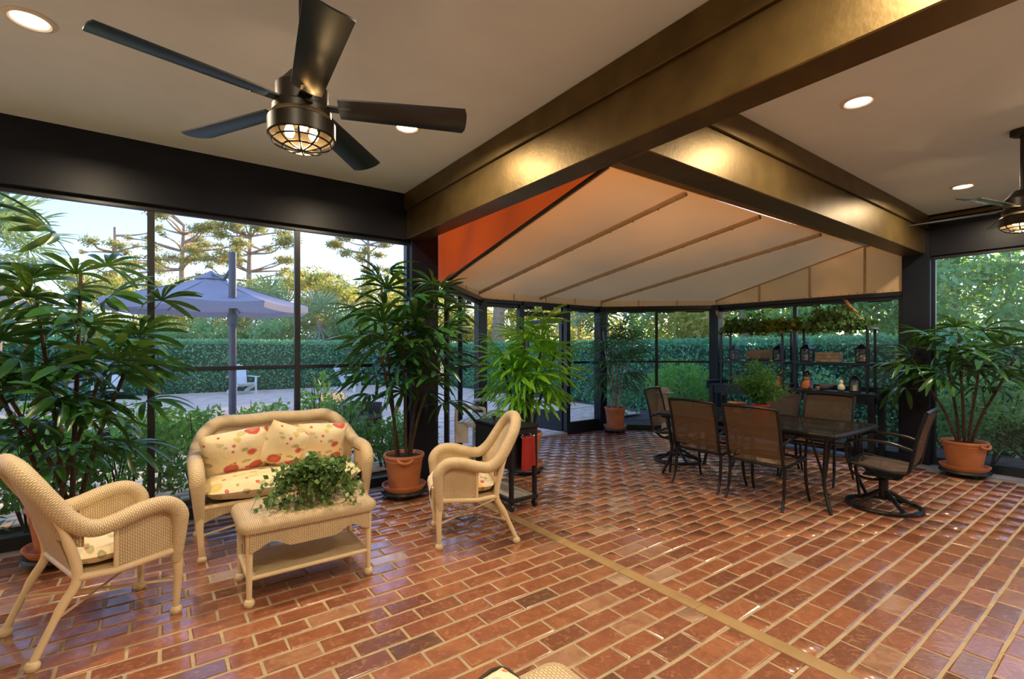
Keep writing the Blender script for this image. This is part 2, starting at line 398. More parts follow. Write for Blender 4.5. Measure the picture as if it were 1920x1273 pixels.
M['orange'] = cloth_trans('orange_canvas', (.20, .045, .012), (.75, .14, .03), .11)
M['pole'] = plain('cream_tube', (.55, .38, .20), .45, 0, .1, 9)
M['cord'] = plain('lacing_cord', (.03, .025, .02), .8, 0, .2, 20)
M['fan'] = plain('fan_blade', (.006, .011, .022), .30, 0, .15, 6)
M['fanbody'] = plain('fan_housing', (.016, .012, .008), .42, .0, .2, 9)
M['bulb'] = emis('warm_bulb', (1.0, .62, .22), 26.0)
M['lens'] = emis('lamp_lens', (1.0, .80, .52), 9.0)
M['trimring'] = plain('white_trim', (.75, .70, .62), .5)
M['white'] = plain('white_paint', (.78, .78, .76), .5, 0, .04)
M['sling'] = see_through('brown_sling', (.14, .08, .042), .58, .5)
M['glass'] = see_through('smoked_glass', (.03, .03, .03), .55, .06)
M['red'] = plain('red_towel', (.30, .014, .012), .85, 0, .15, 8, .4, 40)
M['redpot'] = plain('red_glazed_pot', (.42, .02, .03), .25, 0, .08)
M['wood'] = plain('weathered_wood', (.34, .25, .17), .75, 0, .25, 14, .4, 50)
M['slat'] = plain('grey_slat', (.42, .38, .33), .6, 0, .15, 9)
M['chrome'] = plain('metal_ring', (.6, .58, .55), .25, 1.0)
M['candle'] = plain('candle_wax', (.75, .68, .52), .6)
M['pane'] = see_through('lantern_pane', (.35, .38, .38), .22, .1)
M['umb'] = cloth_trans('umbrella_cloth', (.42, .42, .50), (.36, .36, .46), .25)
M['paver'] = brick_mat('paver_many', 'island')
M['soilout'] = plain('garden_soil', (.10, .085, .075), .95, 0, .4, 6, .5, 30)
# ================================================================== THE SETTING
Y0, XR, YB = 5.05, 8.0, 6.25            # long screen wall, end wall, front of the bay
W1 = ((2.64, 4.92), (3.97, 6.25)); W3 = ((6.55, 6.25), (8.0, 4.80))
ZC, ZB = 3.2, 2.70                      # ceiling, underside of beams
# ---- floor: slab of grout with every brick laid on it
slab = MB()
poly = [(-3, -3), (8.0, -3), (8.0, 4.8), (6.55, 6.25), (3.97, 6.25), (2.77, 5.05), (-3, 5.05)]
slab.prism(poly, .12, Matrix.Translation((0, 0, -.1245)))
floor = struct(slab.build('floor', M['grout'], None, False), 'glossy red brick floor laid in running bond with wide tan joints', 'floor')
BL, BW, PX_, PY_ = .247, .113, .262, .130
def brick_mesh(L, Wd, seed):
    rg = random.Random(seed); v = []
    b = .005; x, y = L / 2, Wd / 2
    for z, i in ((-.02, 0), (-.004, 0), (0, b)):
        for sx, sy in ((-1, -1), (1, -1), (1, 1), (-1, 1)):
            v.append((sx * (x - i) + rg.uniform(-.0025, .0025), sy * (y - i) + rg.uniform(-.0025, .0025), z + (rg.uniform(-.0012, .0012) if z == 0 else 0)))
    f = [(8, 9, 10, 11)] + [(a + i, a + (i + 1) % 4, a + 4 + (i + 1) % 4, a + 4 + i) for a in (0, 4) for i in range(4)]
    return v, f
BV = []
for k in range(6):
    v, f = brick_mesh(BL, BW, k); me = bpy.data.meshes.new('brick'); me.from_pydata(v, [], f); me.materials.append(M['brick']); me.update(); BV.append(me)
def inside(x, y):
    if x > 7.72 or x < -2.6 or y < -1.2: return False
    if y < 4.98: return True
    if x < 2.85: return False
    return y < 6.18 and (y - x) < 2.22 and (y + x) < 12.66
cells = []
for j in range(int(8.2 / PY_)):
    y = -1.9 + j * PY_
    for side, x0, x1 in ((0, 2.475, -2.8), (1, 2.567, 7.75)):
        k = 0; off = (j % 2) * PX_ / 2
        while True:
            if side == 0: b1 = x0 - max(0, k * PX_ - off) ; b0 = x0 - ((k + 1) * PX_ - off) + (PX_ - BL)
            else: b0 = x0 + max(0, k * PX_ - off); b1 = x0 + ((k + 1) * PX_ - off) - (PX_ - BL)
            k += 1
            if b1 - b0 < .04:
                if k > 60: break
                continue
            if (side == 0 and b0 < x1) or (side == 1 and b1 > x1): break
            cx, cy = (b0 + b1) / 2, y
            if not inside(cx, cy): continue
            d = cx * FWD[0] + cy * FWD[1]; l = cx * RGT[0] + cy * RGT[1]
            if d < .55 or abs(l) > 1.75 * d + .5: continue
            vis = abs(l / d * 905) < 985 and 905 * 1.5 / d < 640
            cells.append((d, vis, cx, cy, b1 - b0))
cells.sort()
n_single = 0; bigV = []; bigQ = []
for d, vis, cx, cy, L in cells:
    dz = random.uniform(-.0010, .0010); ax, ay = random.gauss(0, .0016), random.gauss(0, .0012)
    if vis and n_single < 300 and abs(L - BL) < .01:
        o = obj('brick', BV[n_single % 6], floor); o.location = (cx, cy, dz); o.rotation_euler = (ax, ay, random.choice((0, PI)) + random.gauss(0, .006)); n_single += 1
    else:
        v, f = brick_mesh(L, BW, random.randrange(9999)); b = len(bigV)
        bigV += [(cx + p[0], cy + p[1], p[2] + dz + p[0] * ay + p[1] * ax) for p in v]; bigQ += [[b + q for q in ff] for ff in f]
bk = np_mesh('brick', bigV, bigQ, M['bricks'], floor); bk['kind'] = 'stuff'
st = MB()
prof = [(-.047, -.01), (-.045, .002), (-.03, .006), (.03, .006), (.045, .002), (.047, -.01)]
for (ya, yb) in ((-2, 1.62), (1.622, 2.2), (2.203, 2.75), (2.753, 3.25), (3.253, 4.95)):
    vs = [(2.52 + x, yy, z) for yy in (ya, yb) for x, z in prof]; n = len(prof)
    st.add(vs, [(i, i + 1, n + i + 1, n + i) for i in range(n - 1)] + [tuple(range(n))[::-1], tuple(range(n, 2 * n))])
struct(st.build('trim_1', M['strip'], None, True, 25), 'long cement strip dividing the brick floor under the beam', 'floor strip')
ed = MB().box(7.735, 8.0, -3, 4.85, -.02, .004)
struct(ed.build('trim_2', M['concrete'], None, False), 'smooth grey concrete edge of the floor along the end screens', 'floor edge')

# ---- ceilings, beams, posts, headers, back walls
def S_(name, mb, m, label, cat): return struct(mb.build(name, m, None, False), label, cat)
S_('ceiling', MB().box(-3, 2.22, -3, 5.06, ZC, ZC + .1), M['ceil'], 'flat warm white ceiling above the wicker seating area', 'ceiling')
S_('ceiling', MB().box(2.36, 8.1, -3, 1.95, ZC, ZC + .1), M['ceil'], 'flat warm white ceiling beyond the main beam with the second fan', 'ceiling')
def beam(name, a, b, axis, label):
    root = struct(thing(name, None, None), label, 'beam')
    m, f = MB(), MB()
    if axis == 'y':
        m.box(2.19, 2.40, a, b, ZB, ZC + .2, .006); f.box(2.165, 2.19, a, b, 3.02, ZC, .004); f.box(2.40, 2.425, a, 1.86, 3.02, ZC, .004)
    else:
        m.box(a, b, 1.89, 2.13, ZB, ZC + .2, .006); f.box(a, b, 1.865, 1.89, 3.02, ZC, .004)
    m.build('beam_body', M['bronze'], root, False); f.build('fascia', M['bronze'], root, False)
    return root
beam('trim_3', -3, 5.0, 'y', 'glossy dark bronze beam crossing overhead between the two ceilings')
beam('trim_4', 2.40, 8.0, 'x', 'glossy dark bronze beam above the edge of the canvas awning')
def post(name, x0, x1, y0, y1, z1, label): return S_(name, MB().box(x0, x1, y0, y1, 0, z1, .008), M['navy'], label, 'post')
post('trim_5', 2.24, 2.57, 4.97, 5.2, ZB + .3, 'wide black post at the corner of the seating area')
post('trim_6', 7.9, 8.12, 1.84, 2.13, ZB + .3, 'wide black post beside the dining area and end screen')
S_('wall_left', MB().box(-3, 2.3, Y0 - .05, Y0 + .15, 2.69, ZC + .1, .006), M['navy'], 'tall black header beam above the long screened wall', 'header')
S_('wall_right', MB().box(7.97, 8.15, -3, 1.95, 2.67, ZC + .1, .006), M['navy'], 'tall black header beam above the end screen by the second fan', 'header')
S_('trim_7', MB().box(7.94, 7.97, -3, 1.86, 3.13, 3.165), M['bronze'], 'thin bronze moulding near the ceiling above the end screen', 'moulding')
S_('wall_back', MB().box(-3.1, 8.1, -3.15, -3, 0, ZC), M['wall'], 'plain stucco house wall behind the porch', 'wall')
S_('wall_side', MB().box(-3.15, -3, -3, 5.2, 0, ZC), M['wall'], 'plain stucco wall at the end of the porch', 'wall')

# ---- screen walls
wn = [0]
def screen_wall(p, q, z1, rails, mull, label, fw=.05, kick=.10, zb=0.0, posts=(True, True), thick=.05, header=0.0):
    """frame between plan points p and q: mull = fractions of uprights, rails = heights"""
    wn[0] += 1; p = Vector((*p, 0)); q = Vector((*q, 0)); d = q - p; L = d.length; ang = math.atan2(d.y, d.x)
    root = thing('window_%d' % wn[0], None, None, p, ang); struct(root, label, 'screen')
    MB().box(0, L, -thick * .7, thick * .7, zb, zb + kick, .004).build('bottom_rail', M['frame'], root, False)
    MB().box(0, L, -thick / 2, thick / 2, z1 - fw * .8, z1, .003).build('top_rail', M['frame'], root, False)
    if header: MB().box(-.03, L + .03, -.06, .06, z1, z1 + header, .004).build('header', M['frame'], root, False)
    us = [0.0] * posts[0] + list(mull) + [1.0] * posts[1]
    for u in us:
        x = min(max(u * L, fw / 2), L - fw / 2)
        MB().box(x - fw / 2, x + fw / 2, -thick / 2, thick / 2, zb + kick, z1 - fw * .8, .003).build('mullion', M['frame'], root, False)
    for z in rails: MB().box(0, L, -thick * .35, thick * .35, z - fw * .36, z + fw * .36, .003).build('rail', M['frame'], root, False)
    xs = [0.0] + [u * L for u in mull] + [L]; zs = [zb + kick] + list(rails) + [z1 - fw * .8]
    for i in range(len(xs) - 1):
        for k in range(len(zs) - 1):
            MB().box(xs[i] + .02, xs[i + 1] - .02, -.002, .0, zs[k] + .012, zs[k + 1] - .012).build('screen_panel', M['screen'], root, False)
    return root
lw = 5.27
screen_wall((-3, Y0 + .03), (2.27, Y0 + .03), 2.69, (1.315,), [(x + 3) / lw for x in (-2.37, -1.22, -.07, 1.08)], 'long black framed insect screen behind the wicker loveseat', .052)
screen_wall(*W1, 2.19, (1.25,), (.33,), 'angled black framed screen beside the corner post behind the drinks cooler', .06, header=.06)
screen_wall((3.97, YB), (4.70, YB), 2.19, (1.24,), (), 'narrow black framed screen next to the open door behind the bright green palm', .07, header=.06, posts=(True, False))
screen_wall((5.70, YB), (6.55, YB), 2.19, (1.24,), (), 'black framed screen between the door and the angled corner', .06, .20, header=.06, posts=(False, True))
screen_wall(*W3, 2.19, (1.25,), (.49,), 'angled black framed screen behind the carved statue', .05, header=.06)
screen_wall((XR, 4.80), (XR, 2.13), 2.19, (1.26,), (.49,), 'black framed screen behind the console table and shelves', .055, header=.06)
screen_wall((XR + .03, 1.86), (XR + .03, -2.9), 2.67, (1.28,), (.25, .5, .75), 'tall black framed screen behind the potted palm at the end wall', .05)
for k, (x, y, s) in enumerate(((3.93, 6.22, .075), (6.53, 6.22, .085), (7.96, 4.80, .085))):
    S_('trim_%d' % (8 + k), MB().box(x - s, x + s, y - s, y + s, 0, 2.25, .006), M['frame'], ('square black post where the bay turns by the narrow screen', 'square black post behind the small potted palm', 'square black post beside the end of the console table')[k], 'post')
# ---- the open door of the bay
dr = thing('door_1', None, None); struct(dr, 'open black screen door with a solid kick plate', 'door')
MB().box(4.66, 4.755, YB - .05, YB + .05, 0, 2.19, .004).build('jamb', M['frame'], dr, False)
MB().box(5.68, 5.765, YB - .05, YB + .05, 0, 2.19, .004).build('jamb', M['frame'], dr, False)
MB().box(4.755, 5.68, YB - .05, YB + .05, 2.02, 2.09, .004).build('transom', M['frame'], dr, False)
MB().box(4.70, 5.73, YB - .06, YB + .06, 2.19, 2.25, .004).build('header', M['frame'], dr, False)
MB().box(4.755, 5.68, YB - .07, YB + .07, -.01, .03, .004).build('threshold', M['slat'], dr, False)
MB().box(4.755, 5.68, YB - .002, YB, 2.09, 2.19).build('screen_panel', M['screen'], dr, False)
leaf = thing('door_leaf', None, None); leaf.parent = dr; leaf.location = (5.68, YB + .06, .035); leaf.rotation_euler = (0, 0, R(98))
m = MB(); m.box(0, .075, -.02, .02, 0, 1.97, .004); m.box(.825, .90, -.02, .02, 0, 1.97, .004); m.box(.075, .825, -.02, .02, 1.90, 1.97, .004); m.box(.075, .825, -.02, .02, .30, .35, .003); m.box(.075, .825, -.015, .015, 0, .30); m.box(.075, .825, -.018, .018, 0, .05, .003)
m.build('leaf_frame', M['frame'], leaf, False)
MB().box(.075, .825, -.001, .001, .35, 1.9).build('screen_panel', M['screen'], leaf, False)
[MB().box(-.012, .02, -.03, -.018, z, z + .09, .002).build('hinge', M['chrome'], leaf, False) for z in (.15, .95, 1.75)]
m = MB(); m.tube([(.86, .03, 1.0), (.86, .05, 1.0), (.80, .05, 1.0)], .008, 6); m.build('handle', M['chrome'], leaf)

# ---- ground outside
S_('ground', MB().box(-40, 60, 5.13, 80, -.4, -.10), M['soilout'], 'garden soil and ground beyond the screens', 'ground')
S_('ground', MB().box(8.08, 60, -20, 5.13, -.4, -.10), M['soilout'], 'garden soil along the end screen', 'ground')
# ================================================================== AWNING OVER THE BAY
aw = thing('canvas_awning', 'cream canvas awning laced to a frame over the dining bay', 'awning')
ridge = [(2.70, 2.50, 2.865), (3.68, 2.50, 2.865), (4.95, 2.50, 2.865), (6.38, 2.50, 2.88), (8.0, 2.56, 2.93)]
eave = [(2.70, 4.95, 2.30), (3.90, 6.22, 2.36), (5.10, 6.22, 2.35), (6.55, 6.22, 2.37), (7.97, 4.80, 2.33)]
for i in range(4):
    a, b, c, d = [Vector(p) for p in (ridge[i], ridge[i + 1], eave[i + 1], eave[i])]
    sag = .025
    def fn(u, v, a=a, b=b, c=c, d=d):
        p = (a * (1 - u) + b * u) * (1 - v) + (d * (1 - u) + c * u) * v
        return p - Vector((0, 0, sag * math.sin(PI * u) * math.sin(PI * v)))
    MB().grid(fn, 10, 12).build('canvas_panel', M['canvas'], aw)
for i in (1, 2, 3):
    a, b = Vector(ridge[i]), Vector(eave[i]); off = Vector((0, 0, -.028))
    MB().tube([a + off, b + off], .024, 10).build('rafter', M['pole'], aw)
    mm = MB()
    for k in range(1, 12):
        p = a.lerp(b, k / 12) + Vector((.014, 0, -.05)); mm.lathe([(.0, -.006), (.007, -.004), (.008, 0)], 6, p, False)
    mm.build('snap', M['cord'], aw)
# hem strip and lacing along the ridge
hem = MB(); lace = MB()
L0, L1 = Vector((2.70, 2.47, 2.875)), Vector((8.0, 2.53, 2.935))
hem.bar(L0 + Vector((0, 0, .05)), L1 + Vector((0, 0, .05)), .012, .16)
n = 46
for k in range(n):
    p = L0.lerp(L1, (k + .5) / n) + Vector((0, .012, -.005)); lace.tube([p + Vector((0, 0, .03)), p + Vector((.05, .0, -.012)), p + Vector((.1, 0, .03))], .004, 4)
a, b = Vector((2.70, 2.50, 2.85)), Vector((2.70, 4.95, 2.285))
hem.bar(a, b, .045, .01)
for k in range(22):
    p = a.lerp(b, (k + .3) / 22) + Vector((-.02, 0, 0)); q = a.lerp(b, (k + .8) / 22) + Vector((.02, 0, 0)); lace.tube([p, q], .004, 4); lace.tube([q, a.lerp(b, (k + 1.3) / 22) + Vector((-.02, 0, 0))], .003, 4)
hem.build('hem_strip', M['pole'], aw, False); lace.build('lacing_cord', M['cord'], aw)
# edge tube and orange gusset hung beside the beam
MB().tube([(2.68, 2.4, 2.868), (2.68, 4.95, 2.285)], .016, 8).build('edge_tube', M['cord'], aw)
def gus(u, v):
    y = 2.2 + u * 3.4; zb = 2.865 - (y - 2.5) * (.565 / 2.45) if y < 4.95 else 2.30
    zt = 3.15; f = .07 * math.sin(u * 26 + 3 * v) * (u ** 1.5) * (.3 + .7 * (1 - abs(2 * v - 1)))
    return (2.69 + f, y, (zb - .03) * (1 - v) + zt * v)
MB().grid(gus, 60, 8).build('gusset_panel', M['orange'], aw)['label'] = 'orange canvas gusset glowing beside the beam'
# valance bands on the three front sides of the bay
def band(p, q, z0p, z0q, zb, nseam):
    p, q = Vector(p), Vector(q)
    MB().grid(lambda u, v: (p.x + (q.x - p.x) * u, p.y + (q.y - p.y) * u, zb + (z0p + (z0q - z0p) * u - zb) * v), 6, 1).build('valance', M['canvas'], aw)
    m = MB(); sn = MB()
    for k in range(nseam + 1):
        r = p.lerp(q, k / nseam); zz = z0p + (z0q - z0p) * k / nseam; dx = Vector((-.01, -.012, 0))
        m.tube([Vector((r.x, r.y, zb)) + dx, Vector((r.x, r.y, zz)) + dx], .009, 6)
    for k in range(nseam * 5):
        r = p.lerp(q, (k + .5) / (nseam * 5)); sn.lathe([(0, -.006), (.008, 0), (0, .006)], 6, (r.x - .012, r.y - .012, zb + .014), False)
    m.build('seam', M['pole'], aw); sn.build('snap', M['cord'], aw)
band(eave[0][:2], eave[1][:2], eave[0][2], eave[1][2], 2.245, 2)
band((3.90, 6.22), (6.55, 6.22), 2.36, 2.37, 2.245, 4)
band(eave[3][:2], eave[4][:2], eave[3][2], eave[4][2], 2.245, 3)
# tall end panel beside the dining area, with its struts
def endp(u, v):
    y = 4.80 + (2.13 - 4.80) * u; zt = 2.33 + (4.80 - y) * (.60 / 2.24) if y > 2.56 else 2.93
    return (7.975, y, 2.245 + (min(zt, 2.93) - 2.245) * v)
MB().grid(endp, 24, 3).build('end_panel', M['canvas'], aw)
m = MB()
for y in (4.03, 3.27, 2.56): MB().tube([(7.955, y, 2.245), (7.955, y, 2.33 + (4.8 - y) * .268)], .016, 8).build('strut', M['pole'], aw)
MB().tube([(7.955, 4.80, 2.33), (7.955, 2.56, 2.93)], .016, 8).build('edge_tube', M['pole'], aw)
MB().tube([(7.955, 4.80, 2.25), (7.955, 2.13, 2.25)], .010, 8).build('edge_tube', M['pole'], aw)
m = MB()
for k in range(26): m.lathe([(0, -.006), (.008, 0), (0, .006)], 6, (7.96, 4.75 - k * .1, 2.275), False)
m.build('snap', M['cord'], aw)
# scalloped outside flap below the header
m = MB()
for (p, q) in ((W1[0], W1[1]), ((3.97, YB), (6.55, YB)), (W3[0], W3[1]), ((XR, 4.8), (XR, 2.13))):
    p, q = Vector((*p, 0)), Vector((*q, 0)); L = (q - p).length; n = max(2, int(L / .42)); o = (q - p).normalized(); nr = Vector((-o.y, o.x, 0))
    for k in range(n):
        a, b = p.lerp(q, k / n) + nr * .12, p.lerp(q, (k + .62) / n) + nr * .12
        MB().bar(a + Vector((0, 0, 2.19)), b + Vector((0, 0, 2.19)), .004, .10).build('scallop', M['frame'], aw, False)
pass

S_('roof', MB().box(2.2, 8.12, 1.9, 2.56, 2.965, 3.02), M['navy'], 'added dark cover closing the light gap between the beam and the awning', 'gap cover')  # added cover that stops sky light leaking in over the awning ridge
S_('roof', MB().box(2.3, 2.72, 2.5, 5.25, 3.14, 3.2), M['navy'], 'added dark cover closing the light gap above the orange gusset', 'gap cover')  # added cover that keeps sky light out above the gusset
# ================================================================== LAMPS AND FANS
def recessed(x, y, label):
    t = thing('recessed_light', label, 'ceiling light', (x, y, ZC), 0, 'recessed ceiling lights')
    MB().lathe([(.105, 0), (.105, -.006), (.085, -.012), (.075, -.006), (.075, 0)], 32, caps=False).build('trim_ring', M['trimring'], t)
    MB().lathe([(0.001, -.004), (.075, -.004)], 32, caps=False).build('lens', M['lens'], t)
    l = bpy.data.lights.new('recessed_lamp', 'AREA'); l.shape = 'DISK'; l.size = .14; l.energy = LAMP; l.color = WARM; l.spread = R(165)
    lo = bpy.data.objects.new('recessed_lamp', l); COL.objects.link(lo); lo.parent = t; lo.location = (0, 0, -.016)
for x, y, lb in ((-.55, 3.49, 'recessed ceiling light beyond the tip of the long fan blade'), (1.53, 3.48, 'recessed ceiling light shining just past a fan blade near the corner'),
                 (3.89, 1.29, 'recessed ceiling light beside the beam over the dining side'), (6.82, 1.32, 'small recessed ceiling light close to the second fan'),
                 (-.55, .6, 'added unseen recessed ceiling light over the open floor near the house wall'), (1.53, .6, 'added unseen recessed ceiling light over the open floor near the main beam'),  # this row and the next: unseen lamps added to light the room
                 (3.89, -1.2, 'added recessed ceiling light out of view by the house wall'), (6.82, -1.2, 'added recessed ceiling light out of view past the second fan')):
    recessed(x, y, lb)
def fan(loc, zb, r, a0, label, tilt=-13):
    t = thing('ceiling_fan', label, 'ceiling fan', (loc[0], loc[1], 0), 0, 'black ceiling fans')
    MB().lathe([(.005, ZC - .001), (.072, ZC - .001), (.072, ZC - .035), (.05, ZC - .05), (.02, ZC - .055)], 28, caps=False).build('canopy', M['fanbody'], t)
    MB().tube([(0, 0, ZC - .05), (0, 0, zb + .1)], .013, 12).build('downrod', M['fanbody'], t)
    MB().lathe([(.015, zb + .17), (.05, zb + .165), (.085, zb + .12), (.105, zb + .10), (.105, zb + .02), (.118, zb + .01), (.118, zb - .015), (.10, zb - .03), (.02, zb - .03)], 36).build('motor_housing', M['fanbody'], t)
    for k in range(5):
        a = R(a0 + 72 * k); bd = MB()
        def bl(u, v):
            x = .15 + u * (r - .15); wdt = .058 + .018 * u; y = (v - .5) * 2 * wdt; z = y * math.tan(R(tilt)) - .003 * (1 - (2 * v - 1) ** 2) * 3
            if u > .97: x -= .012 * abs(2 * v - 1) ** 4
            return (x * math.cos(a) - y * math.sin(a), x * math.sin(a) + y * math.cos(a), zb + .035 + z)
        bd.slab(bl, lambda u, v: (0, 0, 1), 10, 6, .007); blade = bd.build('blade', M['fan'], t)
        m = MB(); c, s = math.cos(a), math.sin(a)
        m.bar((.09 * c, .09 * s, zb + .03), (.20 * c, .20 * s, zb + .026), .05, .008); m.build('blade_arm', M['fanbody'], blade)
    # light kit: drum, cage and bulbs
    d = .135; zk = zb - .03
    kit = MB().lathe([(d * .86, zk), (d, zk - .012), (d, zk - .075), (d - .004, zk - .075), (d - .004, zk - .01)], 40, caps=False).build('drum_shade', M['fanbody'], t)
    cg = MB()
    for k in range(5):
        a = R(36 * k); rr = d - .006
        pts = [(rr * math.cos(q) * math.cos(a), rr * math.cos(q) * math.sin(a), zk - .075 - .055 * math.sin(q)) for q in np.linspace(0, PI, 17)]
        cg.tube(pts, .0045, 6)
    for q in (.45, .95):
        rr = (d - .006) * math.cos(q); cg.tube([(rr * math.cos(a), rr * math.sin(a), zk - .075 - .055 * math.sin(q)) for a in np.linspace(0, 2 * PI, 33)[:-1]], .004, 6, True)
    cg.tube([((d - .006) * math.cos(a), (d - .006) * math.sin(a), zk - .075) for a in np.linspace(0, 2 * PI, 33)[:-1]], .005, 6, True)
    cg.build('wire_cage', M['black'], t)
    for k in range(3):
        a = R(20 + 120 * k); c = (.055 * math.cos(a), .055 * math.sin(a)); b = MB().lathe([(.002, -.068), (.014, -.062), (.021, -.045), (.016, -.025), (.011, -.012)], 14, (c[0], c[1], zk - .005)); b.build('bulb', M['bulb'], t)
        MB().lathe([(.012, -.018), (.012, .0)], 12, (c[0], c[1], zk)).build('socket', M['black'], t)
    l = bpy.data.lights.new('fan_lamp', 'POINT'); l.energy = 16; l.color = (1, .66, .30); l.shadow_soft_size = .035
    lo = bpy.data.objects.new('fan_lamp', l); COL.objects.link(lo); lo.parent = t; lo.location = (0, 0, zk - .105)
fan((.485, 2.19), 2.50, .70, 48, 'five blade black ceiling fan above the wicker seating')
fan((5.43, .705), 2.56, .70, 20, 'black ceiling fan on a downrod in front of the end screen')
# ================================================================== WICKER SEATING
def foot(mb, x, y): mb.lathe([(.003, 0), (.022, 0), (.029, .012), (.030, .026), (.022, .040), (.012, .044)], 14, (x, y, 0))
def wicker_seat(name, label, cat, loc, rz, hw, group, rim=.043, top=.94, love=False):
    t = thing(name, label, cat, loc, rz, group)
    if love: side = [(hw, .285, .30), (hw + .01, .30, .50), (hw + .015, .29, .60), (hw + .018, .22, .655), (hw + .018, .10, .665), (hw + .012, -.03, .67), (hw - .01, -.14, .73), (hw - .06, -.23, .82), (hw - .17, -.285, .895), (hw - .36, -.315, top - .01), (0, -.325, top)]
    else: side = [(hw, .285, .30), (hw + .008, .30, .50), (hw + .012, .29, .585), (hw + .015, .225, .64), (hw + .015, .12, .638), (hw + .014, .0, .605), (hw + .008, -.09, .60), (hw + .0, -.17, .66), (hw - .02, -.235, .76), (hw - .06, -.29, .855), (hw - .14, -.325, .92), (0, -.34, top)]
    full = side + [(-x, y, z) for x, y, z in side[-2::-1]]
    P = cr(full, 7); n = len(P)
    rr = [rim * (.62 + .38 * min(1, i / 10, (n - 1 - i) / 10)) for i in range(n)]
    MB().tube(P, rr, 14, flat=1.0).build('rolled_rim', M['wicker'], t)
    half = P[:n // 2 + 1]
    # back panel: between the rims, bowed backwards
    zs = [p.z for p in half]
    def rim_at(z):
        best = None
        for i in range(len(half) - 1):
            a, b = half[i], half[i + 1]
            if a.y < .02 and min(a.z, b.z) <= z <= max(a.z, b.z) and a.z != b.z:
                k = (z - a.z) / (b.z - a.z); best = a.lerp(b, k)
        return best
    zlow = .52; zt = top - .012
    def wid(z):
        r_ = rim_at(z)
        if r_ is not None: return r_.x, r_.y
        return (hw - .0, -.14)
    def back(u, v):
        z = zlow + (zt - zlow) * (1 - (1 - v) ** 1.6)
        x, y = wid(max(z, .675 if love else .612)); yc = -.13 - (z - .36) * .36
        s = 2 * u - 1; k = s * s
        return (x * s, yc * (1 - k ** 1.5) + min(y, -.10) * k ** 1.5 - .004, z)
    MB().slab(back, lambda u, v: (0, .35 + 1e-6, 0), 26, 16, .03, 2 * hw, zt - zlow).build('back_panel', M['wpanel'], t)
    def low(u, v): s = 2 * u - 1; return (s * (hw - .05), -.13 - .055 * v, .37 + (.55 - .37) * v)
    MB().slab(low, lambda u, v: (0, 1, 0), 12, 4, .014, 2 * hw, .18).build('lower_back_panel', M['wpanel'], t)
    # arms: woven side panel with its little rear post
    for s in (-1, 1):
        def arm(u, v, s=s):
            y = .285 - u * .275; return (s * (hw + .004), y, .375 + v * (.615 - .375))
        MB().slab(arm, lambda u, v, s=s: (s, 0, 0), 8, 6, .012, .28, .24).build('arm_panel', M['wpanel'], t)
        MB().tube([(s * hw, .01, .36), (s * (hw + .006), .01, .60)], .011, 8).build('arm_post', M['cane'], t)
        lg = MB(); lg.tube([(s * hw, .288, .40), (s * (hw - .002), .295, .22), (s * (hw - .015), .29, .03)], [.030, .022, .017], 12); foot(lg, s * (hw - .015), .29); lg.build('leg', M['cane'], t)
        lg = MB(); lg.tube(cr([(s * (hw - .015), -.30, .03), (s * (hw - .01), -.205, .24), (s * (hw - .005), -.14, .38), (s * (hw - .006), -.19, .60), (s * (hw - .02), -.245, .745)], 4), [.017] * 4 + [.021] * 4 + [.022] * 4 + [.016] * 5, 12); foot(lg, s * (hw - .015), -.30); lg.build('leg', M['cane'], t)
        MB().tube([(s * hw, .285, .365), (s * hw, .0, .352), (s * hw, -.14, .372)], .019, 10).build('side_rail', M['cane'], t)
    MB().tube([(-hw, .285, .375), (hw, .285, .375)], .019, 10).build('front_rail', M['cane'], t)
    MB().tube([(-hw, -.14, .372), (hw, -.14, .372)], .019, 10).build('rear_rail', M['cane'], t)
    MB().slab(lambda u, v: ((2 * u - 1) * hw, .285 - v * .42, .378), lambda u, v: (0, 0, 1), 10, 6, .012, 2 * hw, .42).build('seat_deck', M['wpanel'], t)
    def apron(u, v):
        s = 2 * u - 1; zb = .265 + .075 * (1 - abs(s) ** 4); return (s * (hw - .01), .297, zb + v * (.385 - zb))
    MB().slab(apron, lambda u, v: (0, 1, 0), 20, 4, .012, 2 * hw, .12).build('apron', M['wpanel'], t)
    MB().tube([(-hw + .01, .29, .19), (hw - .01, -.24, .19)], .007, 6).build('cross_brace', M['cane'], t); MB().tube([(hw - .01, .29, .19), (-hw + .01, -.24, .175)], .007, 6).build('cross_brace', M['cane'], t)
    return t
def pillow_mesh(w, d, h, seed, corner=.86, n=18):
    rg = np.random.default_rng(seed); ph = rg.uniform(0, 6, 6); m = MB()
    for sgn in (1, -1):
        def fn(u, v, sgn=sgn):
            x, y = 2 * u - 1, 2 * v - 1; e = max(0, (1 - abs(x) ** 2.6)) ** .5 * max(0, (1 - abs(y) ** 2.6)) ** .5
            pinch = 1 - .075 * (1 - abs(x * y)) * max(abs(x), abs(y)) ** 6
            wr = .05 * math.sin(5 * x + ph[0]) * math.sin(4 * y + ph[1])
            return (x * w / 2 * pinch, y * d / 2 * pinch, sgn * h / 2 * e * (1 + wr))
        if sgn > 0: m.grid(fn, n, n)
        else: m.grid(lambda u, v: fn(1 - u, v), n, n)
    return m
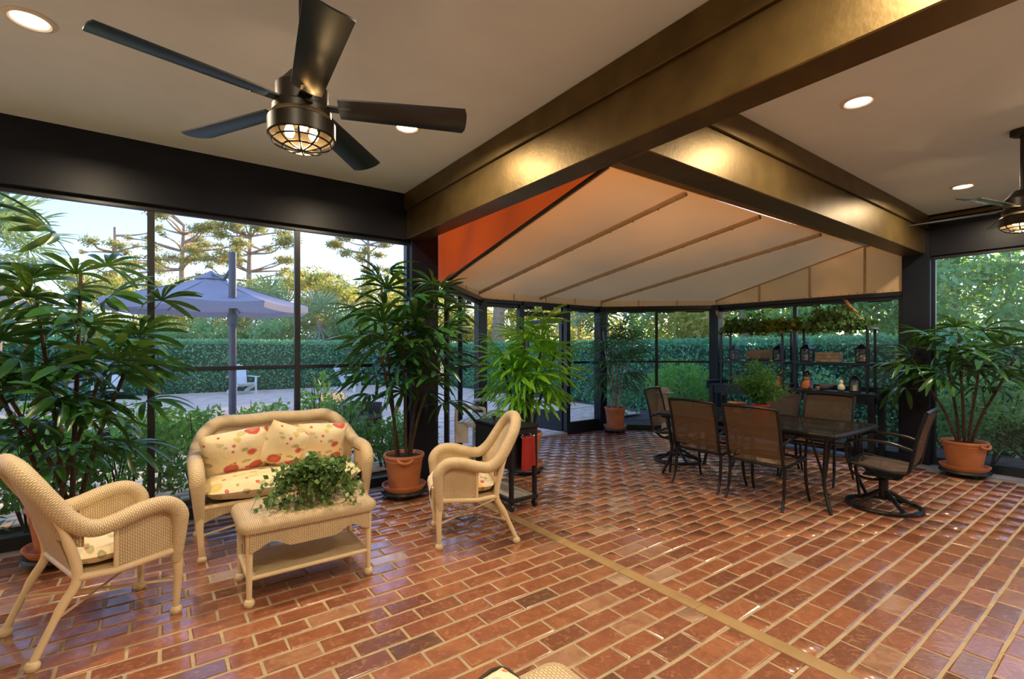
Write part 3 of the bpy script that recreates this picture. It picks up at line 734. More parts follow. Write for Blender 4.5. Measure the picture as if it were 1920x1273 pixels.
def cushion_mesh(w, d, h, seed=1, rx=.16):
    m = MB(); n = 20
    def rim_(x, y):
        return x, y
    for sgn in (1, -1):
        def fn(u, v, sgn=sgn):
            x, y = 2 * u - 1, 2 * v - 1
            # square to rounded square
            k = max(abs(x), abs(y)); L = (abs(x) ** 5 + abs(y) ** 5) ** .2 or 1; f = k / L
            e = max(0, 1 - k ** 7) ** .5 if k < 1 else 0
            return (x * f * w / 2, y * f * d / 2, h / 2 + sgn * h / 2 * (.55 * (e > 0) * e + .45 * e * (1 - .4 * k * k)) * (1 + .05 * math.sin(7 * x + seed) * math.sin(6 * y)))
        if sgn > 0: m.grid(fn, n, n)
        else: m.grid(lambda u, v: fn(1 - u, v), n, n)
    return m
chL = wicker_seat('wicker_armchair', 'cream wicker armchair seen from its side with its back to the big potted palm', 'chair', (-.29, 3.46, 0), R(20.4 - 90), .262, 'cream wicker armchairs')
chR = wicker_seat('wicker_armchair', 'cream wicker armchair beside the black drinks cooler', 'chair', (2.036, 3.336, 0), R(157 - 90), .262, 'cream wicker armchairs')
lv = wicker_seat('wicker_loveseat', 'cream wicker loveseat with fruit print cushions below the screen', 'loveseat', (.80, 4.285, 0), R(180), .585, None, .05, .90, True)
for loc, rz, lb, sd in (((-.29, 3.46), 20.4 - 90, 'fruit print seat cushion in the wicker chair near the big potted palm', 3), ((2.036, 3.336), 157 - 90, 'fruit print seat cushion in the wicker chair beside the cooler', 5)):
    c = thing('seat_cushion', lb, 'cushion', (loc[0], loc[1], .385), R(rz), 'fruit print chair cushions')
    b = cushion_mesh(.50, .50, .115, sd).build('cushion_body', M['fruit2'], c, True, 80); b.location = (0, .10, 0)
    m = MB(); m.grid(lambda u, v: ((u - .5) * .34, .345 + .012 * math.sin(v * 6), .06 - v * .17), 6, 5); m.build('skirt_flap', M['fruit2'], c)
lc = thing('seat_cushion', 'long fruit print bench cushion on the wicker loveseat', 'cushion', (.80, 4.285, .385), R(180))
b = cushion_mesh(1.15, .52, .17, 2).build('cushion_body', M['fruit2'], lc, True, 80); b.location = (0, .09, 0)
for k, (x, y, z, w, h, roll, lb) in enumerate(((.47, 4.28, .695, .47, .37, -7, 'fruit print throw pillow with yellow pears at the palm end of the loveseat'), (.80, 4.235, .715, .36, .37, 24, 'fruit print throw pillow tilted in the middle of the loveseat'), (1.09, 4.27, .70, .41, .36, 5, 'fruit print throw pillow with a red apple near the terracotta pot'))):
    m = pillow_mesh(w, h, .19, k + 3); o = m.build('throw_pillow', M['fruit1'], None, True, 80)
    o.rotation_euler = (Matrix.Rotation(R(180), 4, 'Z') @ Matrix.Rotation(R(68), 4, 'X') @ Matrix.Rotation(R(roll), 4, 'Z')).to_euler(); o.location = (x, y, z)
    tag(o, lb, 'pillow', 'throw pillows on the loveseat')
# ---- coffee table
def rounded_rect(w, d, r, n=6):
    pts = []
    for cx, cy, a0 in ((w / 2 - r, d / 2 - r, 0), (-w / 2 + r, d / 2 - r, 90), (-w / 2 + r, -d / 2 + r, 180), (w / 2 - r, -d / 2 + r, 270)):
        for k in range(n + 1): a = R(a0 + 90 * k / n); pts.append((cx + r * math.cos(a), cy + r * math.sin(a)))
    return pts
def top_slab(mb, w, d, z0, z1, r, bul=.02):
    rings = [(z0, -.012), (z0, 0), (z0 + (z1 - z0) * .35, .006), (z0 + (z1 - z0) * .7, 0), (z1 - .004, -.016), (z1, -.035)]
    n = None; vs = []
    for z, e in rings:
        p = rounded_rect(w + 2 * e, d + 2 * e, max(.01, r + e)); n = len(p); vs += [(x, y, z) for x, y in p]
    fs = []; us = []
    for i in range(len(rings) - 1):
        acc = 0
        for k in range(n):
            k2 = (k + 1) % n; a, b = vs[i * n + k], vs[i * n + k2]; L = math.dist(a, b)
            fs.append((i * n + k, i * n + k2, (i + 1) * n + k2, (i + 1) * n + k)); us.append([(acc, rings[i][0]), (acc + L, rings[i][0]), (acc + L, rings[i + 1][0] + .02 * i), (acc, rings[i + 1][0] + .02 * i)]); acc += L
    t0 = (len(rings) - 1) * n; fs.append(tuple(range(t0, t0 + n))); us.append([(vs[k][0], vs[k][1]) for k in range(t0, t0 + n)])
    fs.append(tuple(range(n))[::-1]); us.append([(vs[k][0], vs[k][1]) for k in range(n)][::-1])
    mb.add(vs, fs, us)
ct = thing('wicker_coffee_table', 'cream wicker coffee table with a lower shelf holding the ivy pot', 'coffee table', (.762, 3.355, 0), R(0))
m = MB(); top_slab(m, .80, .49, .43, .495, .06); m.build('tabletop', M['wpanel'], ct)
for s in (-1, 1):
    for q in (-1, 1):
        m = MB(); x, y = s * .35, q * .20; m.tube([(x, y, .03), (x, y, .16), (x, y, .43)], [.014, .017, .022], 12); foot(m, x, y); m.build('leg', M['cane'], ct)
def apr(L, ax, off, deep):
    def fn(u, v):
        s = 2 * u - 1; zb = .30 + .08 * (1 - math.cos(PI * abs(s)) ** 2) * deep - .0; zb = .315 + deep * .045 * math.cos(s * PI * 1.5) ** 2 * (abs(s) > .33) + (0 if abs(s) > .33 else .0)
        x = s * L / 2; z = zb + v * (.435 - zb)
        return (x, off, z) if ax == 'x' else (off, x, z)
    return fn
for sg in (-1, 1):
    MB().slab(apr(.70, 'x', sg * .215, 1), lambda u, v: (0, 1, 0), 36, 4, .012, .7, .13).build('apron', M['wpanel'], ct)
    MB().slab(apr(.40, 'y', sg * .365, .8), lambda u, v: (1, 0, 0), 24, 4, .012, .4, .13).build('apron', M['wpanel'], ct)
MB().box(-.36, .36, -.21, .21, .155, .168, .004).build('shelf', M['wpanel'], ct, False)
m = MB()
for p, q in (((-.35, -.2), (.35, -.2)), ((-.35, .2), (.35, .2)), ((-.35, -.2), (-.35, .2)), ((.35, -.2), (.35, .2))): MB().tube([(*p, .16), (*q, .16)], .014, 10).build('shelf_rail', M['cane'], ct)
# ---- ivy in a pot on the table
iv = thing('potted_ivy', 'trailing ivy spilling from a tan pot on the wicker coffee table', 'plant', (.80, 3.36, .495))
MB().lathe([(.05, 0), (.065, .02), (.088, .10), (.098, .105), (.098, .13), (.088, .13), (.08, .11)], 28).build('pot', plain('tan_pot', (.45, .30, .16), .5), iv)
rg = np.random.default_rng(5); V = []; Q = []; stems = MB(); base = 0; PP = []; NN = []
for k in range(64):
    a = rg.uniform(0, 2 * PI); rch = rg.uniform(.10, .27) if k > 8 else rg.uniform(.28, .40); up = rg.uniform(.02, .13) if k % 3 else rg.uniform(.12, .17)
    pts = []
    for s in np.linspace(0, 1, 12):
        r_ = .03 + rch * s; z = .11 + up * 4 * s * (1 - s) + (.0 if s < .5 else -(s - .5) * (.10 + .12 * rg.random()))
        x, y = r_ * math.cos(a + .3 * s), r_ * .8 * math.sin(a + .3 * s)
        if abs(x) < .36 and abs(y) < .20: z = max(z, .012)
        pts.append((x, y, z))
    stems.tube(pts[::2] + [pts[-1]], .0016, 4)
    for p in pts:
        for _ in range(3): PP.append((p[0] + rg.normal(0, .012), p[1] + rg.normal(0, .012), max(p[2] + rg.normal(0, .012), .006 if abs(p[0]) < .38 else p[2]))); NN.append((math.cos(a) * .3, math.sin(a) * .3, .6))
V, Q = leaf_quads(np.array(PP), .036, .034, rg, 0, np.array(NN), 1.0)
fo = np_mesh('foliage', V, Q, M['ivy'], iv); fo['kind'] = 'stuff'; stems.build('stems', M['twig'], iv)
# ---- ottoman at the very front
ot = thing('wicker_ottoman', 'cream wicker ottoman with rounded corners at the near edge of the floor', 'ottoman', (.83, 1.0, 0))
m = MB(); top_slab(m, .60, .58, .33, .42, .07); m.build('seat_top', M['wpanel'], ot)
for s in (-1, 1):
    for q in (-1, 1): m = MB(); m.tube([(s * .25, q * .24, .03), (s * .25, q * .24, .34)], [.015, .022], 12); foot(m, s * .25, q * .24); m.build('leg', M['cane'], ot)
MB().box(-.27, .27, -.26, .26, .24, .335, .02).build('apron', M['wpanel'], ot)
oc = thing('ottoman_cushion', 'cream fringed cushion with dark braid lying on the wicker ottoman', 'cushion', (.74, 1.09, .422), R(8))
pillow_mesh(.36, .34, .09, 9).build('cushion_body', M['fruit2'], oc, True, 80).location = (0, 0, .045)
m = MB(); e = .172; m.tube(cr([(-e, -e, .045), (0, -e * .93, .045), (e, -e, .045), (e * .93, 0, .045), (e, e, .045), (0, e * .93, .045), (-e, e, .045), (-e * .93, 0, .045)], 4, True), .006, 6, True); m.build('braid', M['cord'], oc)

# ================================================================== POTTED PALMS
def frond_mesh(seed, nl, L, Wd, pet, fan_=95, droop=.35):
    rg = random.Random(seed); m = MB()
    pts = [(pet * s, 0, .10 * pet * math.sin(PI * .5 * s) - .05 * pet * s * s) for s in (0, .35, .7, 1)]
    m.tube(pts, [.0045, .0035, .003, .003], 5, caps=False); b = Vector(pts[-1])
    for i in range(nl):
        k = (i / (nl - 1) - .5) * 2; a = R(k * fan_ + rg.uniform(-7, 7)); l = L * (1 - .28 * abs(k) ** 1.5) * rg.uniform(.86, 1.08); w = Wd * rg.uniform(.8, 1.15) * (1 - .25 * abs(k))
        d = Vector((math.cos(a), math.sin(a), 0)); s_ = Vector((-d.y, d.x, 0)); dr = droop * rg.uniform(.6, 1.4); up = rg.uniform(.0, .18); vs = []
        n = 6
        for j in range(n + 1):
            s = j / n; ww = w * .5 * min(1, .22 + 1.5 * s) * (1 if s < .8 else max(.28, 1 - (s - .8) * 3.4))
            c = b + d * (l * s * (1 - .12 * dr * s * s)) + Vector((0, 0, up * l * s - dr * l * s * s))
            vs += [c + s_ * ww + Vector((0, 0, ww * .45)), c, c - s_ * ww + Vector((0, 0, ww * .45))]
        fs = [(3 * j + e, 3 * j + e + 1, 3 * j + e + 4, 3 * j + e + 3) for j in range(n) for e in (0, 1)]
        m.add(vs, fs)
    return m.mesh('palm_leaf', True, 60)
def potted_palm(label, loc, pr, ph, canes, mat, L, Wd, seed, zscale=1.0, caddy=True, nl=(7, 9), per=9, pet=.28, droop=.35, saucer=True, stems_c=None, spread=1.0):
    """canes: (foot dx, foot dy, tip dx, tip dy, tip z, first leaf fraction)"""
    t = thing('potted_palm', label, 'potted palm', (*loc, 0), 0, 'potted lady palms')
    z = 0
    if caddy:
        m = MB(); m.lathe([(.6 * pr, .045), (1.06 * pr, .045), (1.1 * pr, .055), (1.06 * pr, .075), (.6 * pr, .075)], 28); m.build('plant_caddy', M['dkplastic'], t)
        for k in range(4):
            a = R(45 + 90 * k); wv = MB(); wv.tube([(.8 * pr * math.cos(a) - .012, .8 * pr * math.sin(a), .023), (.8 * pr * math.cos(a) + .012, .8 * pr * math.sin(a), .023)], .023, 12); wv.build('caster', M['dkplastic'], t)
        z = .075
    if saucer: MB().lathe([(.5 * pr, z), (.92 * pr, z), (1.06 * pr, z + .045), (1.07 * pr, z + .055), (1.02 * pr, z + .055), (.9 * pr, z + .02), (.3 * pr, z + .015)], 32).build('saucer', M['terra'], t); z += .018
    pot = MB().lathe([(.66 * pr, z), (.72 * pr, z + .01), (.9 * pr, z + ph * .80), (.92 * pr, z + ph * .82), (.90 * pr, z + ph * .84), (.94 * pr, z + ph * .865), (.93 * pr, z + ph * .89), (.99 * pr, z + ph * .91), (1.0 * pr, z + ph * .97), (.97 * pr, z + ph), (.9 * pr, z + ph * .985), (.86 * pr, z + ph * .9)], 36, caps=False).build('pot', M['terra'], t)
    for a in (R(250), R(70)):
        c, s = math.cos(a), math.sin(a)
        MB().tube(cr([(c * .93 * pr - s * .36 * pr, s * .93 * pr + c * .36 * pr, z + ph * .9), (c * 1.03 * pr - s * .2 * pr, s * 1.03 * pr + c * .2 * pr, z + ph * .84), (c * 1.05 * pr, s * 1.05 * pr, z + ph * .82), (c * 1.03 * pr + s * .2 * pr, s * 1.03 * pr - c * .2 * pr, z + ph * .84), (c * .93 * pr + s * .36 * pr, s * .93 * pr - c * .36 * pr, z + ph * .9)], 4), .016, 8).build('lug_handle', M['terra'], pot)
    zs = z + ph * .9
    MB().lathe([(.001, zs + .012), (.5 * pr, zs + .008), (.87 * pr, zs)], 24, caps=False).build('soil', M['soil'], t)
    rg = random.Random(seed); vm = []
    for k in range(6):
        me = frond_mesh(seed * 10 + k, rg.randint(*nl), L * (.82 + .07 * k), Wd, pet * (.7 + .12 * k), 88 + 6 * (k % 3), droop); me.materials.append(mat); vm.append(me)
    for (fx, fy, tx, ty, tz, f0) in canes:
        P = cr([(fx, fy, zs - .02), (fx * .8 + tx * .25, fy * .8 + ty * .25, zs + (tz - zs) * .33), (fx * .4 + tx * .65, fy * .4 + ty * .65, zs + (tz - zs) * .68), (tx, ty, tz)], 6)
        MB().tube(P, [.017 - .006 * i / (len(P) - 1) for i in range(len(P))], 8).build('cane', stems_c or M['canecane'], t)
        az = rg.uniform(0, 6.28)
        for k in range(per):
            s = f0 + (1 - f0) * (k / (per - 1)); i = min(len(P) - 1, int(s * (len(P) - 1))); p = P[i]
            az += R(137.5) + rg.uniform(-.4, .4); pitch = R(rg.uniform(-5, 20) + 52 * (s - f0) / (1 - f0 + 1e-6) * rg.uniform(.6, 1.2))
            o = obj('palm_leaf', vm[rg.randrange(6)], t); o.location = p
            o.rotation_euler = (Matrix.Rotation(az, 4, 'Z') @ Matrix.Rotation(-pitch, 4, 'Y') @ Matrix.Rotation(rg.uniform(-.5, .5), 4, 'X')).to_euler()
            sc = rg.uniform(.8, 1.1) * (1 if s < .9 else .85); o.scale = (sc * spread, sc * spread, sc)
    return t
potted_palm('tall lady palm with broad dark fronds standing behind the side of a wicker chair', (-.56, 4.62), .20, .32,
            [(-.07, 0, -.40, -.06, 1.50, .36), (.0, .05, -.14, .0, 1.88, .45), (.05, -.04, .10, -.06, 2.02, .48), (.08, .03, .44, .02, 1.66, .42), (-.02, -.07, .22, -.18, 1.32, .38), (.03, .0, -.22, -.20, 1.15, .36)], M['palm'], .37, .066, 3, per=11, pet=.27, droop=.5)
potted_palm('tall dark lady palm in a terracotta pot against the corner post', (1.99, 4.60), .205, .34,
            [(-.07, .02, -.24, .0, 2.12, .56), (.0, -.05, -.04, -.05, 1.78, .48), (.06, .03, .28, -.12, 1.95, .50), (.04, -.04, .30, -.22, 1.52, .48), (-.04, .04, -.28, -.06, 1.55, .55)], M['palm'], .37, .056, 5, per=11, pet=.25, droop=.6)
potted_palm('bright green bushy palm in a pot hidden behind the drinks cooler', (3.55, 4.62), .21, .40,
            [(-.06, .03, -.26, .16, 1.46, .45), (.05, .02, .20, -.1, 1.62, .45), (0, -.06, -.05, -.04, 1.72, .45), (.06, -.05, .30, -.22, 1.46, .42), (-.05, -.03, -.16, .02, 1.30, .42), (.03, .05, .10, -.12, 1.28, .42)], M['palmlight'], .35, .05, 8, per=14, pet=.22, droop=.6)
potted_palm('slim bluish green palm in a terracotta pot at the angled corner of the bay', (6.52, 5.86), .19, .36,
            [(-.05, .02, -.20, .1, 1.80, .32), (.04, .03, .10, -.05, 1.95, .34), (.0, -.05, .26, -.22, 1.62, .32), (.06, -.02, .05, -.1, 1.25, .32), (-.02, .04, -.06, .0, 1.5, .32)], M['palmblue'], .38, .034, 12, per=11, nl=(8, 10), pet=.27, droop=.55, stems_c=M['slat'])
potted_palm('spreading palm with drooping fronds in a terracotta pot by the end screen', (7.62, 1.46), .215, .32,
            [(-.06, .04, -.10, .46, 1.36, .66), (.0, .0, .0, .05, 1.62, .68), (.03, -.05, .05, -.40, 1.38, .66), (.05, .05, .12, .2, 1.50, .68), (-.03, -.04, -.12, -.15, 1.30, .68)], M['palm'], .40, .064, 15, per=7, pet=.27, droop=.6)
# ================================================================== DRINKS COOLER
co = thing('drinks_cooler', 'black wheeled drinks cooler cart with a red towel on its end', 'cooler', (2.725, 3.86, 0))
MB().box(-.155, .155, -.31, .31, .38, .75, .006).build('cooler_box', M['black'], co, False)
for s in (-1, 1):
    ld = MB().box(-.165, .165, *((-.32, -.004) if s < 0 else (.004, .32)), .75, .775, .006).build('lid', M['black'], co, False)
    MB().lathe([(.008, 0), (.008, .018), (.02, .022), (.022, .032), (.012, .036)], 14, (0, s * .2, .775)).build('knob', M['black'], ld)
    for q in (-1, 1):
        MB().box(s * .135 - .018, s * .135 + .018, q * .285 - .018, q * .285 + .018, .07, .38, .003).build('leg', M['black'], co, False)
        m = MB(); m.tube([(s * .135 - .012, q * .285, .035), (s * .135 + .012, q * .285, .035)], .035, 16); m.build('wheel', M['dkplastic'], co)
m = MB(); m.box(-.16, .16, -.315, -.285, .085, .115, .003); m.box(-.16, .16, .285, .315, .085, .115, .003); m.box(-.16, -.135, -.29, .29, .085, .115, .003); m.box(.135, .16, -.29, .29, .085, .115, .003); m.build('shelf_frame', M['black'], co, False)
for k in range(4): MB().box(-.13 + k * .066, -.13 + k * .066 + .058, -.285, .285, .115, .125, .002).build('slat', M['slat'], co, False)
m = MB()
for x in (-.045, .045): m.tube([(x, -.312, .70), (x, -.335, .70), (x, -.345, .685)], .006, 8)
m.tube([(-.075, -.345, .685), (.085, -.345, .685)], .007, 8); m.build('towel_bar', M['chrome'], co)
tw = MB()
def tow(u, v):
    x = -.07 + u * .145; w = .008 * math.sin(u * 9 + v * 2) * (.4 + v)
    if v < .08: return (x, -.345 + .012 * math.cos(v / .08 * PI) * -1 , .692)
    return (x, -.361 + w, .690 - (v - .08) * (.34 if u < .75 else .30))
tw.slab(tow, lambda u, v: (0, 1, 0), 10, 14, .006)
tag(tw.build('hand_towel', M['red'], None), 'red towel hanging on the end of the drinks cooler', 'towel').location = (2.725, 3.86, 0)

# ---- white slatted stand along the angled screen
wc = thing('slatted_stand', 'white slatted stand with looped end handles along the angled screen behind the cooler', 'stand', (3.20, 5.11, 0), R(45))
for s in (-1, 1):
    x = s * .43
    MB().tube(cr([(x, -.17, 0), (x, -.17, .40), (x, -.168, .74), (x, -.13, .80), (x, .13, .80), (x, .168, .74), (x, .17, .40), (x, .17, 0)], 5), .02, 10).build('end_loop', M['white'], wc)
    MB().box(x - .012, x + .012, -.15, .15, .58, .62, .003).build('end_rail', M['white'], wc, False)
for k in range(5): MB().box(-.43, .43, -.16 + k * .066, -.16 + k * .066 + .054, .62, .635, .003).build('slat', M['white'], wc, False)
MB().box(-.455, -.44, .02, .17, .40, .62, .003).build('hanging_panel', M['white'], wc, False)

# ================================================================== DINING SET
def sling_top(t, arms=True):
    for s in (-1, 1):
        x = s * .262
        MB().tube(cr([(x, .22, .43), (x, .0, .405), (x, -.20, .40), (x, -.245, .50), (x, -.285, .72), (x, -.345, .935)], 5), .0155, 8).build('side_frame', M['black'], t)
        MB().tube(cr([(x, -.262, .60), (s * .275, -.10, .648), (s * .28, .10, .655), (s * .275, .22, .62), (x, .235, .53), (x, .22, .43)], 5), .013, 8).build('armrest', M['black'], t)
    MB().tube(cr([(-.262, -.345, .935), (-.1, -.36, .945), (.1, -.36, .945), (.262, -.345, .935)], 4), .0155, 8).build('top_rail', M['black'], t)
    MB().tube([(-.262, .22, .43), (.262, .22, .43)], .0145, 8).build('front_rail', M['black'], t)
    MB().tube([(-.262, -.20, .395), (.262, -.20, .395)], .0145, 8).build('rear_rail', M['black'], t)
    B = cr([(0, -.225, .46), (0, -.25, .53), (0, -.285, .72), (0, -.345, .925)], 4)
    MB().slab(lambda u, v: ((2 * u - 1) * .252, B[min(len(B) - 1, int(v * (len(B) - 1) + .5))].y - .018 * (1 - (2 * u - 1) ** 2), B[min(len(B) - 1, int(v * (len(B) - 1) + .5))].z), lambda u, v: (0, 1, 0), 8, len(B) - 1, .004).build('sling_back', M['sling'], t)
    MB().slab(lambda u, v: ((2 * u - 1) * .252, .215 - v * .42, .428 - .028 * v - .02 * (1 - (2 * u - 1) ** 2)), lambda u, v: (0, 0, 1), 8, 6, .004).build('sling_seat', M['sling'], t)
def sling_chair(loc, rz, label):
    t = thing('sling_chair', label, 'chair', (*loc, 0), R(rz), 'brown sling dining chairs')
    sling_top(t)
    for s in (-1, 1):
        x = s * .262
        MB().tube(cr([(x, .22, .43), (x, .225, .28), (s * .268, .245, .12), (s * .275, .285, .0)], 4), [.016] * 8 + [.013] * 5, 8).build('leg', M['black'], t)
        MB().tube(cr([(x, -.20, .40), (x, -.205, .27), (s * .266, -.225, .12), (s * .272, -.275, .0)], 4), [.016] * 8 + [.013] * 5, 8).build('leg', M['black'], t)
    return t
def swivel_chair(loc, rz, label):
    t = thing('swivel_chair', label, 'chair', (*loc, 0), R(rz), 'brown sling swivel chairs')
    sling_top(t)
    MB().tube([(.285 * math.cos(a), .285 * math.sin(a), .022) for a in np.linspace(0, 2 * PI, 49)[:-1]], .019, 8, True).build('base_ring', M['black'], t)
    for k in range(4):
        a = R(45 + 90 * k); c, s = math.cos(a), math.sin(a); MB().tube(cr([(.275 * c, .275 * s, .025), (.2 * c, .2 * s, .06), (.08 * c, .08 * s, .13), (.02 * c, .02 * s, .15)], 4), .019, 8).build('base_spoke', M['black'], t)
    MB().lathe([(.04, .10), (.045, .13), (.038, .16), (.038, .26), (.055, .275), (.055, .30)], 20).build('hub', M['black'], t)
    m = MB(); m.box(-.12, .12, -.14, .14, .30, .315, .003)
    for s in (-1, 1):
        m.tube(cr([(s * .05, -.02, .27), (s * .12, .10, .27), (s * .2, .2, .33), (s * .255, .21, .41)], 4), .013, 8); m.tube(cr([(s * .05, -.05, .29), (s * .16, -.14, .32), (s * .255, -.19, .39)], 4), .013, 8)
        m.tube([(s * .1, .06, .31), (s * .24, .06, .395)], .011, 6)
    m.build('spring_bracket', M['black'], t)
    return t
sling_chair((4.88, 3.03), -90, 'brown sling dining chair with its back turned near the swivel chair and statue')
sling_chair((4.84, 2.38), -90, 'brown sling dining chair with its back turned in front of the red pot')
sling_chair((6.12, 3.02), 90, 'brown sling dining chair on the console side mostly hidden by the fern')
sling_chair((6.12, 2.44), 90, 'brown sling dining chair on the console side facing out over the table')
swivel_chair((5.55, 3.90), 196, 'brown sling swivel chair at the table end near the carved statue')
swivel_chair((5.50, 1.62), 6, 'brown sling swivel chair at the table end near the wide black post')
dt = thing('dining_table', 'rectangular glass topped dining table with black metal frame', 'table', (5.30, 2.72, 0))
tx, ty, zt = .50, .97, .715
m = MB(); rr = rounded_rect(2 * tx, 2 * ty, .06, 5); m.tube([(x, y, zt) for x, y in rr], .02, 8, True, flat=.9); m.build('table_rim', M['black'], dt)
MB().box(-tx + .01, tx - .01, -ty + .01, ty - .01, zt + .002, zt + .010, .002).build('glass_top', M['glass'], dt, False)
m = MB()
for s in (-1, 1): m.bar((s * (tx - .06), -ty + .06, zt - .03), (s * (tx - .06), ty - .06, zt - .03), .02, .035); m.bar((-tx + .06, s * (ty - .06), zt - .03), (tx - .06, s * (ty - .06), zt - .03), .02, .035)
m.build('apron_frame', M['black'], dt, False)
for s in (-1, 1):
    for q in (-1, 1):
        x, y = s * (tx - .09), q * (ty - .12)
        m = MB(); m.tube(cr([(x, y, .69), (x - s * .02, y - q * .02, .45), (x - s * .03, y - q * .03, .25), (x + s * .03, y + q * .05, 0)], 5), .017, 8); m.tube(cr([(x - s * .12, y - q * .0, .69), (x - s * .09, y - q * .02, .50), (x - s * .05, y - q * .03, .30), (x - s * .03, y - q * .03, .25), (x - s * .06, y + q * .01, .0)], 5), .014, 8)
        m.tube(cr([(x, y - q * .14, .69), (x - s * .02, y - q * .09, .5), (x - s * .03, y - q * .03, .30)], 4), .012, 8)
        m.build('leg', M['black'], dt)
# ---- things on the table
fp = thing('potted_fern', 'feathery green fern in a red glazed pot on the dining table', 'plant', (5.43, 2.74, .727))
MB().lathe([(.07, 0), (.085, .02), (.097, .12), (.103, .125), (.103, .145), (.092, .145), (.088, .12)], 28).build('pot', M['redpot'], fp)
MB().lathe([(.001, .128), (.09, .125)], 20, caps=False).build('soil', M['soil'], fp)
M['fern'] = leafy('fern_leaf', (.02, .10, .02), (.06, .22, .04), .3, .5, 5)
rg = np.random.default_rng(8); PP = []; NN = []; sm = MB()
for k in range(60):
    a = rg.uniform(0, 2 * PI); rch = rg.uniform(.05, .30); h = rg.uniform(.18, .52) * (1.15 - rch)
    pts = [(.03 * math.cos(a) + rch * s ** 1.4 * math.cos(a), .03 * math.sin(a) + rch * s ** 1.4 * math.sin(a), .13 + h * (1.6 * s - .6 * s * s * (1 + rch))) for s in np.linspace(0, 1, 9)]
    sm.tube(pts[::2], .0018, 4)
    for p in pts[2:]:
        for _ in range(9): PP.append((p[0] + rg.normal(0, .024), p[1] + rg.normal(0, .024), p[2] + rg.normal(0, .02)))
V, Q = leaf_quads(np.array(PP), .045, .010, rg, .1); np_mesh('foliage', V, Q, M['fern'], fp)['kind'] = 'stuff'; sm.build('stems', M['fern'], fp)
tb = MB(); tb.lathe([(.035, 0), (.05, .01), (.025, .05), (.03, .07), (.09, .10), (.105, .125), (.098, .125), (.08, .105), (.02, .085)], 28)
tag(tb.build('terracotta_dish', M['terra'], None), 'shallow terracotta dish on a foot at the far side of the dining table', 'dish').location = (5.52, 3.06, .727)
ch = thing('candle_holder', 'black metal candle holder with a curved arm on the dining table', 'candle holder', (5.55, 3.25, .727))
m = MB(); m.lathe([(.05, 0), (.052, .008), (.012, .015), (.008, .12), (.012, .15)], 16); m.lathe([(.002, .15), (.03, .165), (.034, .185), (.03, .205), (.002, .22)], 16); m.build('stand', M['black'], ch)
MB().tube(cr([(.02, .0, .04), (.06, -.03, .07), (.05, -.06, .14), (.02, -.05, .19)], 4), .005, 6).build('arm', M['chrome'], ch)

# ================================================================== CONSOLE, SHELVES AND ORNAMENTS
ctb = thing('console_table', 'long black console table against the end screen', 'console table', (7.60, 3.44, 0))
MB().box(-.19, .24, -1.19, 1.19, .87, .90, .005).build('tabletop', M['frame'], ctb, False)
m = MB(); m.box(-.17, -.15, -1.16, 1.16, .76, .87); m.box(.2, .22, -1.16, 1.16, .76, .87); m.box(-.17, .22, -1.16, -1.14, .76, .87); m.box(-.17, .22, 1.14, 1.16, .76, .87); m.build('apron', M['frame'], ctb, False)
MB().box(.22, .245, -1.19, 1.19, .90, .96, .003).build('back_rail', M['frame'], ctb, False)
for s in (-1, 1):
    MB().box(-.19, .24, s * 1.19 - .012, s * 1.19 + .012, .84, .955, .003).build('end_board', M['frame'], ctb, False)
    for x in (-.155, .205): MB().box(x - .035, x + .035, s * 1.12 - .035, s * 1.12 + .035, 0, .87, .004).build('leg', M['frame'], ctb, False)
MB().box(-.16, .21, -1.12, 1.12, .16, .185, .004).build('lower_shelf', M['frame'], ctb, False)
def etagere(y0, y1, label):
    t = thing('shelf_unit', label, 'shelf unit', (7.62, (y0 + y1) / 2, .90), 0, 'black open shelf units'); h = (y1 - y0) / 2
    for x in (-.13, .15):
        for s in (-1, 1): MB().box(x - .014, x + .014, s * h - .016, s * h + .016, 0, .845, .002).build('upright', M['frame'], t, False)
    MB().box(-.15, .17, -h - .03, h + .03, .36, .40, .003).build('shelf', M['frame'], t, False)
    MB().box(-.15, .17, -h - .03, h + .03, .845, .875, .003).build('top_shelf', M['frame'], t, False)
    return t
etagere(3.45, 4.42, 'black open shelf unit standing on the console near the bay corner')
etagere(2.38, 3.27, 'black open shelf unit standing on the console near the wide post')
